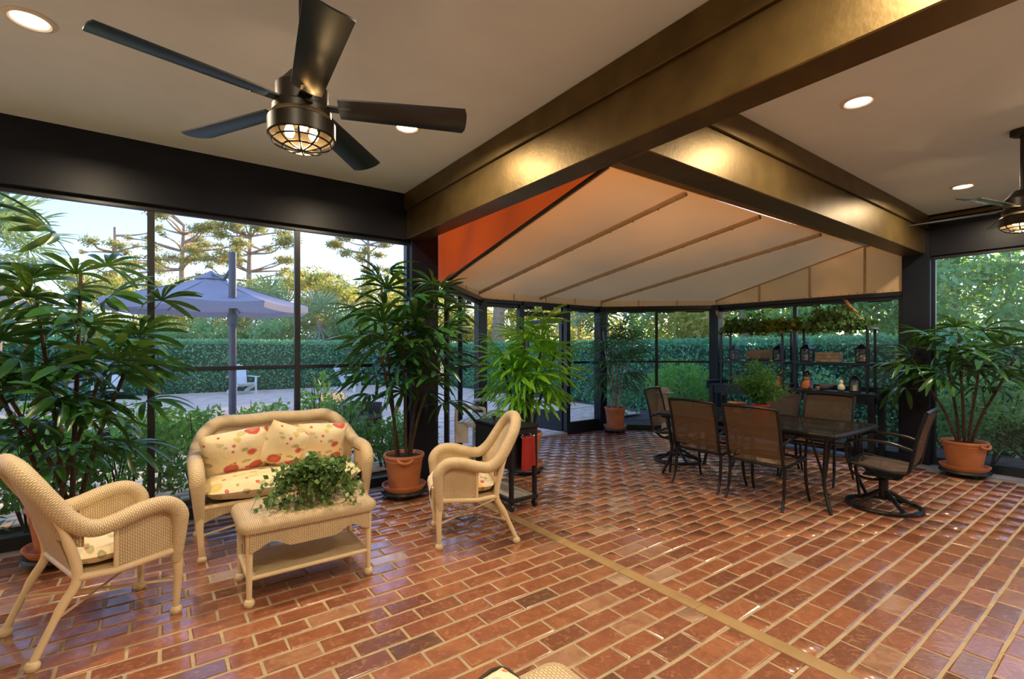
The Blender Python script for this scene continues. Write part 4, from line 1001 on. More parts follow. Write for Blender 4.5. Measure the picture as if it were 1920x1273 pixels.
def lantern(loc, h, label, blue=False, lat=True):
    t = thing('lantern', label, 'lantern', loc, R(random.uniform(-12, 12)), 'candle lanterns on the shelves'); w = h * .23; mt = M['navy'] if not blue else M['bluel']
    MB().box(-w, w, -w, w, 0, .02, .002).build('base', mt, t, False)
    k = w * .9
    for s in (-1, 1):
        for q in (-1, 1): MB().box(s * k - .006, s * k + .006, q * k - .006, q * k + .006, .02, h * .66).build('corner_post', mt, t, False)
    if lat:
        m = MB()
        for s in (-1, 1):
            for q in range(3):
                z = .03 + q * h * .2
                m.tube([(s * k, -k, z), (s * k, k, z + h * .2)], .0028, 4); m.tube([(s * k, k, z), (s * k, -k, z + h * .2)], .0028, 4); m.tube([(-k, s * k, z), (k, s * k, z + h * .2)], .0028, 4); m.tube([(k, s * k, z), (-k, s * k, z + h * .2)], .0028, 4)
        m.build('lattice', mt, t)
    MB().box(-k + .004, k - .004, -k + .004, k - .004, .02, h * .66).build('glass_panes', M['pane'], t, False)
    r = w * 1.12; a = h * .66
    MB().add([(-r, -r, a), (r, -r, a), (r, r, a), (-r, r, a), (-.3 * w, -.3 * w, h * .88), (.3 * w, -.3 * w, h * .88), (.3 * w, .3 * w, h * .88), (-.3 * w, .3 * w, h * .88)], [(3, 2, 1, 0), (4, 5, 6, 7), (0, 1, 5, 4), (1, 2, 6, 5), (2, 3, 7, 6), (3, 0, 4, 7)]).build('roof', mt, t, False)
    MB().tube([(0, -.018 + 0, h * .88), (0, -.018, h * .95), (0, 0, h), (0, .018, h * .95), (0, .018, h * .88)], .004, 6).build('ring', mt, t)
    MB().lathe([(.03, .02), (.03, h * .36), (.005, h * .37)], 16).build('candle', M['candle'], t)
M['bluel'] = plain('blue_lantern', (.035, .07, .11), .5)
for y, z, h, lb, bl in ((4.26, 1.30, .27, 'pale blue lantern on the shelf nearest the bay corner', True), (3.55, 1.30, .27, 'black lantern on the shelf beside the arrow sign', False), (3.16, 1.30, .28, 'black lantern with bright roof on the second shelf by the middle uprights', False), (2.47, 1.30, .28, 'black lattice lantern at the post end of the second shelf', False)):
    lantern((7.60, y, z), h, lb, bl)
lantern((7.58, 4.18, .90), .26, 'slim blue lantern standing on the console top near the bay corner', True, False)
lantern((7.58, 2.55, .90), .25, 'black lantern standing on the console top beside the gourd', False, False)
ar = MB(); ar.prism([(-.24, -.05), (.12, -.06), (.12, -.085), (.27, .0), (.12, .085), (.12, .06), (-.24, .07), (-.20, .01)], .018, Matrix.Translation((7.66, 3.87, 1.40)) @ Matrix.Rotation(R(90), 4, 'Z') @ Matrix.Rotation(R(90), 4, 'X'))
tag(ar.build('arrow_sign', M['wood'], None, False), 'weathered wooden arrow sign leaning on the upper shelf', 'sign')
tr = MB(); tr.box(7.55, 7.63, 3.68, 4.05, 1.30, 1.335, .006); tag(tr.build('wooden_tray', plain('dark_wood', (.08, .045, .02), .6), None, False), 'long dark wooden tray lying below the arrow sign', 'tray')
cr8 = thing('wooden_crate', 'small pale wooden crate on the second shelf between two lanterns', 'crate', (7.62, 2.88, 1.30))
for k in range(3):
    for s in (-1, 1): MB().box(s * .06 - .006, s * .06 + .006, -.15, .15, .005 + k * .045, .045 + k * .045, .002).build('slat', M['wood'], cr8, False)
for s in (-1, 1): MB().box(-.055, .055, s * .145 - .006, s * .145 + .006, .0, .135, .002).build('end_board', M['wood'], cr8, False)
def ivy_pot(y, half, hgt, n, label, seed, mt):
    t = thing('trailing_ivy', label, 'plant', (7.62, y, 1.775), 0, 'trailing ivy planters on the shelf tops')
    MB().box(-.06, .06, -half * .55, half * .55, 0, .06, .008).build('planter', M['frame'], t, False)
    rg = np.random.default_rng(seed); P = np.stack([rg.normal(0, .06, n), rg.uniform(-half, half, n), np.abs(rg.normal(0, 1, n)) * hgt * .5 + .02], 1)
    k = rg.random(n) < .22; P[k, 0] = -.16 + rg.normal(0, .02, k.sum()); P[k, 2] = rg.uniform(-.06, .04, k.sum())
    V, Q = leaf_quads(P, .075, .06, rg, 0, np.tile([-.4, 0, .6], (n, 1)), 1.0); np_mesh('foliage', V, Q, mt, t)['kind'] = 'stuff'
ivy_pot(4.08, .32, .15, 520, 'dark trailing ivy planter on the shelf top near the bay corner', 1, M['ivy'])
ivy_pot(3.50, .32, .10, 520, 'yellow green ivy planter on the shelf tops in the middle', 2, leafy('golden_ivy', (.05, .12, .02), (.30, .34, .05), .3, .4, 6))
ivy_pot(2.86, .26, .22, 620, 'tall dark ivy planter on the shelf top under the yellow bird', 3, M['ivy'])
ivy_pot(2.50, .16, .08, 180, 'short ivy planter at the post end of the shelf top', 4, M['ivy'])
tag(MB().lathe([(.03, 0), (.05, .01), (.075, .04), (.07, .042), (.045, .015), (.002, .012)], 20).build('white_bowl', M['white'], None), 'small white bowl at the post end of the shelf top', 'bowl').location = (7.60, 2.39, 1.775)
def bird(loc, rz, body, wing, label, pitch, spread):
    t = thing('bird_ornament', label, 'ornament', loc, R(rz), 'bird ornaments above the shelves')
    P = [(-.11, 0, -.012), (-.07, 0, -.006), (-.03, 0, .0), (.02, 0, .006), (.055, 0, .016), (.075, 0, .022), (.09, 0, .022), (.13, 0, .016)]
    Mx = Matrix.Rotation(R(pitch), 4, 'Y'); PT = lambda p: Mx @ Vector(p)
    MB().tube([PT(p) for p in P], [.006, .015, .026, .030, .022, .022, .008, .002], 10).build('body', body, t)
    for s in (-1, 1):
        m = MB(); m.slab(lambda u, v: PT((-.01 + .05 * u - .13 * v, s * (.026 + spread * .08 * v), .012 + spread * .10 * v - .01 * u)), lambda u, v: (0, .3 * s, 1), 3, 5, .006); m.build('wing', wing, t)
    MB().slab(lambda u, v: PT((-.10 - .09 * u, (2 * v - 1) * (.010 + .02 * u), -.012 - .006 * u)), lambda u, v: (0, 0, 1), 3, 2, .005).build('tail', wing, t)
    return t
bw = bird((7.45, 4.45, 2.04), 60, plain('grey_bird', (.35, .28, .25), .6), plain('pale_wing', (.62, .60, .58), .6), 'pale hummingbird ornament on a stick at the shelf end', -35, 1.0)
MB().tube([(0, 0, -.265), (0, 0, .0)], .004, 6).build('stick', M['wood'], bw)
yb = bird((7.45, 2.58, 2.06), 120, plain('brown_bird', (.26, .10, .05), .6), plain('yellow_wing', (.58, .42, .12), .6), 'brown and yellow bird ornament hanging near the wide post', -48, .12)
MB().tube([(0, 0, .02), (0, 0, .16)], .002, 4).build('hanging_wire', M['cord'], yb)
def doll(loc, label, s=1.0):
    t = thing('harvest_doll', label, 'doll', loc, R(180), 'harvest dolls on the console'); t.scale = (s, s, s)
    MB().lathe([(.05, 0), (.075, .02), (.078, .07), (.05, .12), (.028, .14)], 20).build('body', plain('orange_cloth', (.45, .17, .05), .8), t)
    MB().lathe([(.01, .135), (.04, .15), (.045, .18), (.035, .205), (.01, .215)], 20).build('head', plain('doll_skin', (.55, .36, .22), .8), t)
    MB().lathe([(.085, .195), (.08, .203), (.045, .207), (.04, .24), (.028, .265), (.004, .275)], 20).build('hat', M['black'], t)
    for q in (-1, 1): MB().tube([(0, q * .05, .12), (.04, q * .085, .08), (.07, q * .07, .03)], [.02, .018, .015], 8).build('arm', plain('blue_cloth', (.06, .08, .22), .8), t)
doll((7.55, 3.14, .90), 'harvest doll with orange body and black hat on the console top')
doll((7.55, 3.52, .90), 'harvest doll half hidden by the fern on the console top', .95)
hp = thing('cornucopia', 'dark woven cornucopia horn lying on the console top', 'ornament', (7.54, 2.90, .90), R(100))
MB().tube(cr([(-.13, 0, .09), (-.09, 0, .075), (-.03, 0, .05), (.06, 0, .05)], 5), [.004, .010, .014, .017, .020, .023, .026, .028, .030, .032, .034, .037, .041, .045, .048, .05], 14).build('horn', plain('dark_reed', (.05, .05, .07), .7), hp)
for k in range(3): MB().lathe([(.002, 0), (.02, .008), (.024, .022), (.018, .038), (.002, .044)], 12, (.075 + .02 * (k % 2), -.03 + .03 * k, .012)).build('fruit', plain('gourd_orange', (.5, .2, .05), .5), hp)
gd = thing('gourd_ornament', 'pale bottle gourd on a dark base on the console top', 'ornament', (7.54, 2.70, .90))
MB().lathe([(.04, 0), (.045, .012), (.03, .016)], 18).build('base', M['bluel'], gd)
MB().lathe([(.012, .014), (.04, .03), (.047, .058), (.036, .085), (.02, .10), (.024, .12), (.026, .135), (.014, .152), (.005, .165)], 20).build('gourd', M['candle'], gd)
MB().tube([(0, 0, .16), (.008, 0, .178), (.02, 0, .185)], .004, 6).build('stem', M['twig'], gd)
# ---- carved statue
sg = thing('garden_statue', 'carved stone figure with a wide hat standing behind the swivel chair', 'statue', (6.90, 5.12, 0), R(215))
stone = plain('carved_stone', (.50, .40, .29), .8, 0, .25, 10, .5, 40)
MB().lathe([(.17, 0), (.18, .03), (.15, .07), (.10, .085)], 20).build('plinth', stone, sg)
m = MB()
for s in (-1, 1): m.tube(cr([(s * .06, .0, .07), (s * .065, .01, .2), (s * .055, 0, .34), (s * .03, 0, .42)], 4), [.05, .045, .04, .038, .038, .04, .043, .046, .05, .055, .06, .06, .06], 10)
m.tube(cr([(0, 0, .36), (0, 0, .48), (0, .01, .60), (0, .015, .655)], 4), [.085, .088, .09, .088, .085, .088, .095, .1, .1, .095, .07, .045, .035], 14)
for s in (-1, 1): m.tube(cr([(s * .09, .01, .60), (s * .14, .02, .50), (s * .10, .10, .44), (s * .03, .12, .46)], 4), [.034] * 5 + [.028] * 5 + [.024] * 3, 8)
m.lathe([(.02, .64), (.055, .665), (.068, .71), (.055, .755), (.02, .775)], 16, (0, .02, 0)); m.build('figure', stone, sg)
MB().lathe([(.15, .735), (.155, .742), (.08, .758), (.075, .80), (.05, .825), (.005, .83)], 24, (0, .015, 0)).build('hat', stone, sg)
# ================================================================== GARDEN
rgG = np.random.default_rng(21)
pav = nodes('garden_paver'); mm, t_, b_ = pav
rnd = N(t_, 'NewGeometry').outputs['Random Per Island']
nz = N(t_, 'TexNoise', ins={'Vector': N(t_, 'NewGeometry').outputs['Position'], 'Scale': 5.0, 'Detail': 4.0}).outputs['Fac']
t_.links.new(mixc(t_, .3, ramp(t_, rnd, [(0, (.66, .50, .39)), (.5, (.78, .60, .46)), (1, (.84, .68, .54))]), ramp(t_, nz, [(.3, (.4, .32, .27)), (.7, (.75, .6, .48))])), b_.inputs['Base Color']); b_.inputs['Roughness'].default_value = .75
def pavers(name, x0, x1, y0, y1, L, W_, label, z=-.03, keep=None):
    V = []; Q = []
    for j in range(int((y1 - y0) / W_)):
        for i in range(int((x1 - x0) / L) + 1):
            cx = x0 + (i + .5 * (j % 2)) * L; cy = y0 + (j + .5) * W_
            if keep and not keep(cx, cy): continue
            v, f = brick_mesh(L - .012, W_ - .012, i * 77 + j); b = len(V); dz = random.uniform(-.003, .003)
            V += [(cx + p[0], cy + p[1], z + p[2] + dz) for p in v]; Q += [[b + q for q in ff] for ff in f]
    o = np_mesh(name, V, Q, mm); return tag(o, label, 'paving', kind='stuff')
notbay = lambda x, y: (y - x) > 2.5 or (y + x) > 12.95 or y > 6.42
pavers('patio_paving', -3, 9.0, 5.9, 9.0, .30, .15, 'pale pinkish brick paving just outside the porch', -.035, lambda x, y: notbay(x, y) and not (x > 7.3 and y < 7.4))
S_('ground', MB().box(-12, 9.4, 9.0, 19.6, -.2, -.04), plain('far_paving', (.78, .58, .44), .8, 0, .2, 2.5), 'pale patio paving reaching to the far hedge', 'ground')
def hedge(name, p, q, depth, h, n, label, leaf=.075):
    """clipped hedge from plan point p to q; depth lies behind (away from the porch)"""
    p, q = Vector((*p, 0)), Vector((*q, 0)); d = (q - p); L = d.length; ang = math.atan2(d.y, d.x)
    t = thing(name, label, 'hedge', (p.x, p.y, -.1), ang)
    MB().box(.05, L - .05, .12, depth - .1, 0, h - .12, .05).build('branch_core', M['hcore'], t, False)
    rg = np.random.default_rng(int(L * 100)); nf = int(n * h / (h + depth)); nt_ = n - nf
    F_ = np.stack([rg.uniform(0, L, nf), np.abs(rg.normal(0, .07, nf)) + .02 * np.sin(rg.uniform(0, 9, nf)), rg.uniform(0, h, nf)], 1)
    T_ = np.stack([rg.uniform(0, L, nt_), rg.uniform(0, depth, nt_), h - np.abs(rg.normal(0, .06, nt_))], 1)
    NN = np.concatenate([np.tile([0, -.7, .5], (nf, 1)), np.tile([0, -.2, .9], (nt_, 1))])
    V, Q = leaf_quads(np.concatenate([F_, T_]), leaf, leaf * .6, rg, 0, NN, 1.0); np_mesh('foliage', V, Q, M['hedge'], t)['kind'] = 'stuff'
    return t
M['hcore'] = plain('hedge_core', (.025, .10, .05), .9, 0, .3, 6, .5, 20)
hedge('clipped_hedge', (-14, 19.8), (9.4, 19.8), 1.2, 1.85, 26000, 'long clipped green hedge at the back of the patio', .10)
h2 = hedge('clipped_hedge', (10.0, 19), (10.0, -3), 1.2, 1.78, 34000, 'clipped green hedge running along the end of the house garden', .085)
# ---- trees
def crown(t, blobs, n, L, W_, mat, seed, droop=0.0, shell=.35):
    rg = np.random.default_rng(seed); tot = sum(b[1][0] * b[1][1] + b[1][0] * b[1][2] for b in blobs); PP = []; NN = []
    for c, r_ in blobs:
        k = int(n * (r_[0] * r_[1] + r_[0] * r_[2]) / tot); P, Nn = blob_pts(c, r_, k, rg, shell); PP.append(P); NN.append(Nn)
    V, Q = leaf_quads(np.concatenate(PP), L, W_, rg, droop, np.concatenate(NN), .6); np_mesh('crown', V, Q, mat, t)['kind'] = 'stuff'
def tree(label, px, d, h, r0, blobs, n, L, mat, seed, name='pine_tree', cat='tree', group=None, ratio=.45, lean=(0, 0), shell=.1, droop=0.0):
    """blobs in metres: (dx, dy, z, rx, rz) about the trunk"""
    x, y = ground_px(px, d); t = thing(name, label, cat, (x, y, -.1), 0, group); rg = random.Random(seed)
    P = cr([(0, 0, 0), (lean[0] * .3 + rg.uniform(-.1, .1), lean[1] * .3, h * .35), (lean[0] * .6 + rg.uniform(-.15, .15), lean[1] * .6, h * .7), (lean[0], lean[1], h)], 5)
    MB().tube(P, [r0 * (1 - .7 * i / (len(P) - 1)) for i in range(len(P))], 9).build('trunk', M['bark'], t)
    br = MB(); bl = []
    for dx, dy, z, rx, rz in blobs:
        c = Vector((dx, dy, z)); i = max(2, min(len(P) - 1, int(len(P) * min(.95, (z - .8) / h)))); a = P[i]; md = a.lerp(c, .55) + Vector((rg.uniform(-.3, .3), rg.uniform(-.3, .3), rg.uniform(-.3, .2)))
        br.tube(cr([a, md, c], 3), [r0 * .34, r0 * .28, r0 * .22, r0 * .18, r0 * .14, r0 * .1, r0 * .06], 5); bl.append(((dx, dy, z), (rx, rx, rz)))
        for _ in range(3):
            q = c + Vector((rg.uniform(-rx, rx), rg.uniform(-rx, rx), rg.uniform(-rz, rz))) * .8; br.tube([md.lerp(c, .5), q], [r0 * .1, r0 * .04], 4)
    br.build('branch', M['bark'], t); crown(t, bl, n, L, L * ratio, mat, seed, droop, shell); return t
def rand_blobs(rg, n, w, z0, z1, r0, r1, flat=.55):
    return [(rg.uniform(-w, w), rg.uniform(-w, w), rg.uniform(z0, z1), *(lambda r: (r, r * flat))(rg.uniform(r0, r1))) for _ in range(n)]
rg = random.Random(3)
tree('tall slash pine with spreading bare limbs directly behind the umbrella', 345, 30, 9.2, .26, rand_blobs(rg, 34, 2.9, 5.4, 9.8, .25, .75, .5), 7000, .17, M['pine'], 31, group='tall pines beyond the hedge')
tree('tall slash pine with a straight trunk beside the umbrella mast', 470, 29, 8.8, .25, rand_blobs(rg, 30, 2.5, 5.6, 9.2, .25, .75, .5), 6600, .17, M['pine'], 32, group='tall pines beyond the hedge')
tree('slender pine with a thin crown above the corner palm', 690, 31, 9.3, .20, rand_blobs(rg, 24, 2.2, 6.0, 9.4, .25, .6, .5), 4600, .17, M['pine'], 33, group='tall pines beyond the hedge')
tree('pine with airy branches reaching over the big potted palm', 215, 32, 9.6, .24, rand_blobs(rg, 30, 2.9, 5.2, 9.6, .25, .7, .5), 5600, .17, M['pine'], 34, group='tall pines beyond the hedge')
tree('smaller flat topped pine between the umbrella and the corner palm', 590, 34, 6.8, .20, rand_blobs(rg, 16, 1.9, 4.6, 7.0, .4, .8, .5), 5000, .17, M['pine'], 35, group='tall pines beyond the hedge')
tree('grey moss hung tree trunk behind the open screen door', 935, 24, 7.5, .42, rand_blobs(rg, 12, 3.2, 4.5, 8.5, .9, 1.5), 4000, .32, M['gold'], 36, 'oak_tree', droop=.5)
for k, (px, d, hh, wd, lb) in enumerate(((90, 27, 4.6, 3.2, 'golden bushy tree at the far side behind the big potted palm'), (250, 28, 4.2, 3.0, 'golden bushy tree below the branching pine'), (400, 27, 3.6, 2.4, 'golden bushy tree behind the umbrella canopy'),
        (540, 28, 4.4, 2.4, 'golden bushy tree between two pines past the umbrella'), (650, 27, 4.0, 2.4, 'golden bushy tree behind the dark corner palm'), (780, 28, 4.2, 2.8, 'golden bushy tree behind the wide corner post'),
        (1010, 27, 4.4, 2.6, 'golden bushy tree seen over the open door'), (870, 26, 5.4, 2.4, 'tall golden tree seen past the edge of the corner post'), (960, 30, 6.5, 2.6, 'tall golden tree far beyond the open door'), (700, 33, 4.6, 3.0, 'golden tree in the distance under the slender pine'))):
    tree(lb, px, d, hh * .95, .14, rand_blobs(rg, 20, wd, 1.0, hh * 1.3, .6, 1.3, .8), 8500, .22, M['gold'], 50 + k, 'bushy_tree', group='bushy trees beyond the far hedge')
for k, (px, d, hh, wd, lb) in enumerate(((170, 23.5, 2.9, 2.4, 'green shrub mass rising behind the hedge near the big palm'), (380, 23.5, 2.7, 2.2, 'green shrub mass rising behind the hedge under the umbrella'), (560, 23.5, 2.7, 2.3, 'green shrub mass rising behind the hedge beside the mullion'), (740, 23.5, 2.9, 2.3, 'green shrub mass rising behind the hedge by the corner post'))):
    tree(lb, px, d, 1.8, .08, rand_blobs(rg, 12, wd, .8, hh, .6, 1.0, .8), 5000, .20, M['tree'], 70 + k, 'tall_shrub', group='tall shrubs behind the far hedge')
for k, (px, d, hh, wd, m_, lb) in enumerate(((1090, 19, 5.2, 2.4, 'gold', 'sunlit tree behind the slim potted palm'), (1190, 17, 5.0, 2.2, 'tree', 'grey green tree above the hedge beyond the angled screen'), (1290, 16, 5.4, 2.2, 'gold', 'sunlit yellow green tree above the hedge past the statue'), (1390, 15, 5.2, 2.0, 'tree', 'leafy tree behind the end of the console shelves'),
        (1490, 14.5, 5.4, 2.0, 'tree', 'leafy tree behind the middle of the ivy planters'), (1590, 14, 5.6, 1.9, 'tree', 'leafy tree behind the yellow bird ornament'), (1690, 13.5, 5.8, 1.9, 'tree', 'leafy tree behind the wide post by the dining set'), (1790, 13, 6.0, 1.8, 'tree', 'leafy tree seen through the tall end screen above the palm'), (1890, 12.5, 6.0, 1.8, 'tree', 'leafy tree seen through the end screen below the second fan'), (2010, 12.5, 6.2, 2.0, 'tree', 'leafy tree at the outer edge of the end screen'))):
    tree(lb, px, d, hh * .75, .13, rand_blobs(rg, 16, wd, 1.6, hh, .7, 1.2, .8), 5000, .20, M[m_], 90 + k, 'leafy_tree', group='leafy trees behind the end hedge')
# ---- fan palms in the garden
def fan_palm(label, px, d, h, nf, L, seed, skirt=True, z0=None):
    x, y = ground_px(px, d); t = thing('fan_palm', label, 'palm tree', (x, y, -.1), 0, 'fan palms in the garden'); rg = random.Random(seed)
    MB().tube([(0, 0, 0), (.05, 0, h * .5), (0, .05, h)], [.2, .17, .16], 10).build('trunk', M['bark'], t)
    vm = []
    for k in range(3):
        me = frond_mesh(seed * 7 + k, 22, L, L * .075, L * .9, 150, .25); vm.append(me); me.materials.append(M['frond'])
    md = frond_mesh(seed * 9, 18, L * .9, L * .07, L * .7, 140, .8); md.materials.append(M['thatch'])
    for k in range(nf):
        az = k * 2.4 + rg.uniform(-.3, .3); s = k / nf; pitch = R(75 - 115 * s)
        o = obj('palm_leaf', vm[k % 3], t); o.location = (0, 0, h); o.rotation_euler = (Matrix.Rotation(az, 4, 'Z') @ Matrix.Rotation(-pitch, 4, 'Y') @ Matrix.Rotation(rg.uniform(-.5, .5), 4, 'X')).to_euler(); sc = rg.uniform(.8, 1.15); o.scale = (sc,) * 3
    if skirt:
        for k in range(16):
            o = obj('dead_leaf', md, t); o.location = (0, 0, h - .25 - .1 * (k % 5)); o.rotation_euler = (Matrix.Rotation(k * 1.9, 4, 'Z') @ Matrix.Rotation(R(48 + 4 * (k % 5)), 4, 'Y')).to_euler()
fan_palm('large fan palm with a grey skirt of dead fronds at the garden edge', -20, 11.5, 4.0, 26, .95, 4)
fan_palm('small fan palm lit gold behind the far hedge', 505, 24, 3.4, 16, 1.0, 5)
fan_palm('small drooping fan palm behind the dark corner palm', 600, 24, 2.9, 16, 1.0, 6)
fan_palm('fan palm with blue green fronds behind the slim potted palm', 1130, 13.5, 3.0, 18, .85, 7, False)
# ---- shrubs right outside the long screen
def shrub(label, x, y, h, w, n, L, mat, seed, name='garden_shrub', group='shrubs outside the long screen', stemc=9, ratio=.42):
    t = thing(name, label, 'shrub', (x, y, -.08), 0, group); rg = np.random.default_rng(seed); st = MB(); PP = []; NN = []
    for k in range(stemc):
        a = rg.uniform(0, 2 * PI); r_ = w * rg.uniform(.2, 1.0); hh = h * rg.uniform(.75, 1.1); e = np.array([r_ * math.cos(a), r_ * math.sin(a), hh])
        pts = [(.06 * math.cos(a), .06 * math.sin(a), 0), tuple(e * .5 + rg.normal(0, .03, 3)), tuple(e)]; st.tube(cr(pts, 4), [.011, .010, .009, .008, .007, .006, .005, .004, .003], 5)
    for c in range(int(n / 7)):
        a = rg.uniform(0, 2 * PI); r_ = w * math.sqrt(rg.random()); z = h * rg.uniform(.22, 1.05) ** .8 * (1.05 - .3 * (r_ / w) ** 2); c0 = np.array([r_ * math.cos(a), r_ * math.sin(a), z])
        for _ in range(7): PP.append(c0 + rg.normal(0, .035, 3)); NN.append((math.cos(a) * .5, math.sin(a) * .5, .7))
    V, Q = leaf_quads(np.array(PP), L, L * ratio, rg, 0, np.array(NN), .8); np_mesh('foliage', V, Q, mat, t)['kind'] = 'stuff'; st.build('stem', M['twig'], t)
for k, (x, y, h, w) in enumerate(((-1.5, 5.75, .95, .42), (-.85, 5.65, .90, .40), (-.25, 5.8, .95, .42), (.30, 5.65, .92, .38), (.85, 5.75, .80, .36), (1.35, 5.85, .78, .36), (1.85, 6.2, .85, .34), (.0, 6.5, .85, .45), (1.0, 6.6, .85, .45), (-1.0, 6.5, 1.0, .45), (2.35, 6.0, .60, .30))):
    lb = ('leafy shrub outside the screen at the armchair end', 'leafy shrub behind the back of the side armchair', 'leafy shrub outside the first mullion', 'leafy shrub behind the loveseat arm', 'leafy shrub behind the middle of the loveseat', 'leafy shrub behind the loveseat near the second mullion', 'leafy shrub left of the corner palm pot outside', 'second row shrub behind the first mullion', 'second row shrub behind the loveseat', 'second row shrub behind the big palm', 'low shrub outside by the corner post')[k]
    lb = lb.replace('left of the', 'beside the')
    shrub(lb, x, y, h, w, 900, .085, M['shrub'], 100 + k)
shrub('tall upright leafy shrub rising above the rail past the umbrella', 1.75, 7.0, 1.15, .22, 420, .10, M['shrub'], 120)
shrub('bright feathery shrub outside the angled screen past the statue', 8.75, 6.15, 1.25, .62, 4200, .10, leafy('feathery_leaf', (.10, .38, .06), (.30, .66, .12), .4, .5, 2), 121, 'feathery_shrub', 'shrubs outside the bay', 14, .22)
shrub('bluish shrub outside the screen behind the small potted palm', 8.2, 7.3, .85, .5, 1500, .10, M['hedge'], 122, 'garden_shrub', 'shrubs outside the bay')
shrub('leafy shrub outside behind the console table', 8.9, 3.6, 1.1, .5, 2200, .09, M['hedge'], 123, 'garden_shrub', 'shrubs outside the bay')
shrub('low green shrub outside the angled screen behind the cooler', 2.95, 6.6, .62, .36, 900, .07, M['shrub'], 124, 'garden_shrub', 'shrubs outside the bay')
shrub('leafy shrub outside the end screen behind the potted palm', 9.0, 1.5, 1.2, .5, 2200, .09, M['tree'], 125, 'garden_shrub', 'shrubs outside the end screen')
# bare twiggy shrub by the end screen
tw_ = thing('bare_shrub', 'bare dark twiggy shrub outside the end screen beside the pot', 'shrub', (8.55, .95, -.08)); rg = random.Random(9); m = MB(); PT_ = []
def grow(p, d, L, r, lv):
    q = p + d * L; m.tube([p, p.lerp(q, .5) + Vector((rg.uniform(-.02, .02), rg.uniform(-.02, .02), 0)), q], [r, r * .85, r * .7], 5)
    PT_.append(tuple(q))
    if lv:
        for _ in range(rg.choice((2, 3))): grow(q, (d + Vector((rg.uniform(-.8, .8), rg.uniform(-.8, .8), rg.uniform(-.1, .5)))).normalized(), L * rg.uniform(.6, .9), r * .66, lv - 1)
for k in range(6): grow(Vector((0, 0, 0)), Vector((rg.uniform(-.6, .6), rg.uniform(-.6, .6), 1)).normalized(), .26, .016, 4)
m.build('branch', M['twig'], tw_)
V, Q = leaf_quads(np.repeat(np.array(PT_), 2, 0), .05, .03, np.random.default_rng(4)); np_mesh('foliage', V, Q, M['shrub'], tw_)['kind'] = 'stuff'

# ---- umbrella
ux, uy = ground_px(436, 8.6)
um = thing('cantilever_umbrella', 'grey cantilever patio umbrella with a tall slanting mast', 'umbrella', (ux, uy, -.05))
MB().box(-.35, .35, -.35, .35, 0, .06, .01).build('base_plate', M['frame'], um, False)
mst = plain('grey_mast', (.07, .08, .11), .4)
MB().tube([(0, 0, .05), (0, 0, 3.25)], .062, 14).build('mast', mst, um)
m = MB(); m.lathe([(.08, 0), (.085, .05), (.085, .16), (.075, .2)], 16, (0, 0, 1.95), False); m.build('slide_collar', mst, um)
MB().tube([(.08, 0, 1.93), (.17, 0, 1.93), (.17, 0, 1.87)], .012, 8).build('crank_handle', mst, um)
ax_, ay_ = ground_px(396, 9.6); ap = Vector((ax_ - ux, ay_ - uy, 0)); ap.z = 2.98
MB().tube([(0, 0, 3.0), tuple(ap * .35 + Vector((0, 0, 1.78))), tuple(ap + Vector((0, 0, .05)))], .03, 10).build('arm', mst, um)
hub = ap; RC = 1.8; ed_ = []
for k in range(8): a = R(22.5 + 45 * k); ed_.append(hub + Vector((RC * math.cos(a), RC * math.sin(a), -.58)))
for k in range(8):
    a, b = ed_[k], ed_[(k + 1) % 8]
    def fn(u, v, a=a, b=b):
        p = hub * (1 - v) + (a * (1 - u) + b * u) * v; return p - Vector((0, 0, .05 * math.sin(PI * u) * v + .03 * math.sin(PI * v)))
    MB().grid(fn, 6, 8).build('canopy_panel', M['umb'], um)
    MB().grid(lambda u, v, a=a, b=b: (a * (1 - u) + b * u) - Vector((0, 0, .05 * math.sin(PI * u) + .12 * v)), 6, 1).build('valance', M['umb'], um)
    MB().tube([hub - Vector((0, 0, .03)), a - Vector((0, 0, .03))], .012, 6).build('rib', mst, um)
MB().lathe([(.30, -.10), (.10, .02), (.02, .08)], 8, tuple(hub + Vector((0, 0, .02))), False).build('vent_cap', M['umb'], um)
# ---- white garden chairs
def adirondack(px, d, rz, label):
    x, y = ground_px(px, d); t = thing('garden_chair', label, 'chair', (x, y, -.04), R(rz), 'white garden chairs by the far hedge')
    for k in range(6):
        s = (k - 2.5) / 2.5; MB().bar((s * .17, -.18, .30), (s * .25, -.48, .98 - .10 * s * s), .085, .02, (0, 1, 0)).build('back_slat', M['white'], t, False)
    for k in range(5): MB().box(-.27, .27, .26 - .10 * k, .35 - .10 * k, .36 - .03 * k, .38 - .03 * k, .003).build('seat_slat', M['white'], t, False)
    for s in (-1, 1):
        MB().box(s * .34 - .065, s * .34 + .065, -.32, .36, .56, .582, .004).build('armrest', M['white'], t, False)
        MB().box(s * .31 - .015, s * .31 + .015, .22, .32, 0, .56, .003).build('leg', M['white'], t, False)
        MB().bar((s * .28, .30, .32), (s * .28, -.52, .03), .03, .11, (0, 0, 1)).build('rear_leg', M['white'], t, False)
adirondack(455, 16.2, 195, 'white wooden garden chair facing the porch beside the umbrella mast')
adirondack(655, 17.2, 235, 'white wooden garden chair turned sideways behind the corner palm')
adirondack(205, 14.5, 165, 'white wooden garden chair glimpsed through the big potted palm')
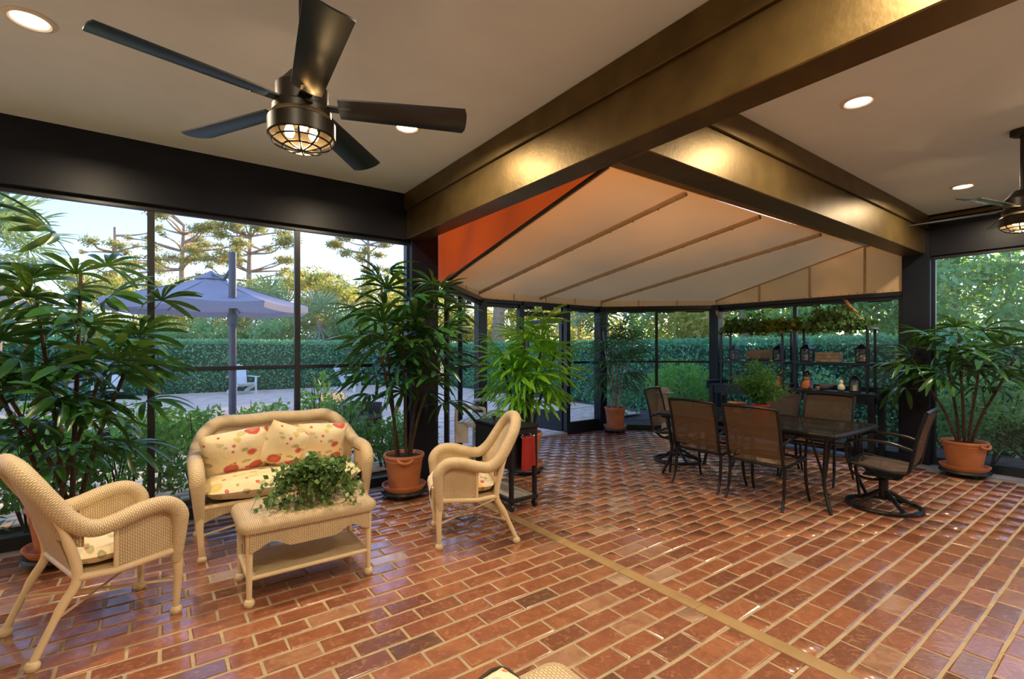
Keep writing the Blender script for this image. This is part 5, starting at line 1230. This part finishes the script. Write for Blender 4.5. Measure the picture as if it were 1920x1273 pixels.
# ---- dark woven lounge chair outside
x, y = ground_px(662, 8.2); wl = thing('woven_lounge_chair', 'dark woven lounge chair standing outside behind the loveseat', 'chair', (x, y, -.04), R(215))
dw = wicker_mat('dark_wicker', (.03, .032, .038), (.008, .009, .012), .03, .06)
MB().slab(lambda u, v: ((u - .5) * .62, -.28 - .16 * v, .36 + .40 * v), lambda u, v: (0, 1, 0), 8, 8, .05, .62, .65).build('back', dw, wl)
MB().slab(lambda u, v: ((u - .5) * .62, .35 - .63 * v, .40 - .03 * v), lambda u, v: (0, 0, 1), 8, 6, .06, .62, .63).build('seat', dw, wl)
for s in (-1, 1):
    MB().slab(lambda u, v, s=s: (s * .33, .35 - .62 * u, .05 + .55 * v), lambda u, v, s=s: (s, 0, 0), 6, 5, .04, .62, .55).build('arm_panel', dw, wl)
    for y_ in (-.26, .32): MB().box(s * .31 - .02, s * .31 + .02, y_ - .02, y_ + .02, 0, .36).build('leg', M['frame'], wl, False)
# ---- raised patio edge, bollard and fence glimpsed on the far side
x, y = ground_px(140, 9.5); bo = thing('globe_lamp', 'round glass globe on a dark bollard behind the big palm', 'garden lamp', (x, y, -.05))
MB().tube([(0, 0, 0), (0, 0, .75)], .04, 12).build('bollard', M['frame'], bo)
MB().lathe([(.02, .74), (.09, .79), (.115, .87), (.09, .95), (.02, .98)], 20).build('globe', plain('grey_globe', (.35, .4, .48), .15), bo)
a = Vector((*ground_px(-120, 15), 0)); b = Vector((*ground_px(72, 15.5), 0)); L = (b - a).length
fe = thing('slat_fence', 'grey upright slat fence at the far edge behind the big palm', 'fence', (a.x, a.y, -.08), math.atan2(b.y - a.y, b.x - a.x))
for k in range(int(L / .13)): MB().box(k * .13, k * .13 + .085, -.01, .01, 0.05, 1.36, .003).build('slat', M['slat'], fe, False)
for z in (.2, 1.33): MB().box(0, L, .01, .04, z, z + .07, .003).build('rail', M['slat'], fe, False)
lw_ = MB().box(-2.6, 1.9, 9.05, 9.25, -.03, .32, .01); tag(lw_.build('planter_wall', M['navy'], None, False), 'low dark planter wall behind the shrubs below the umbrella', 'planter wall')
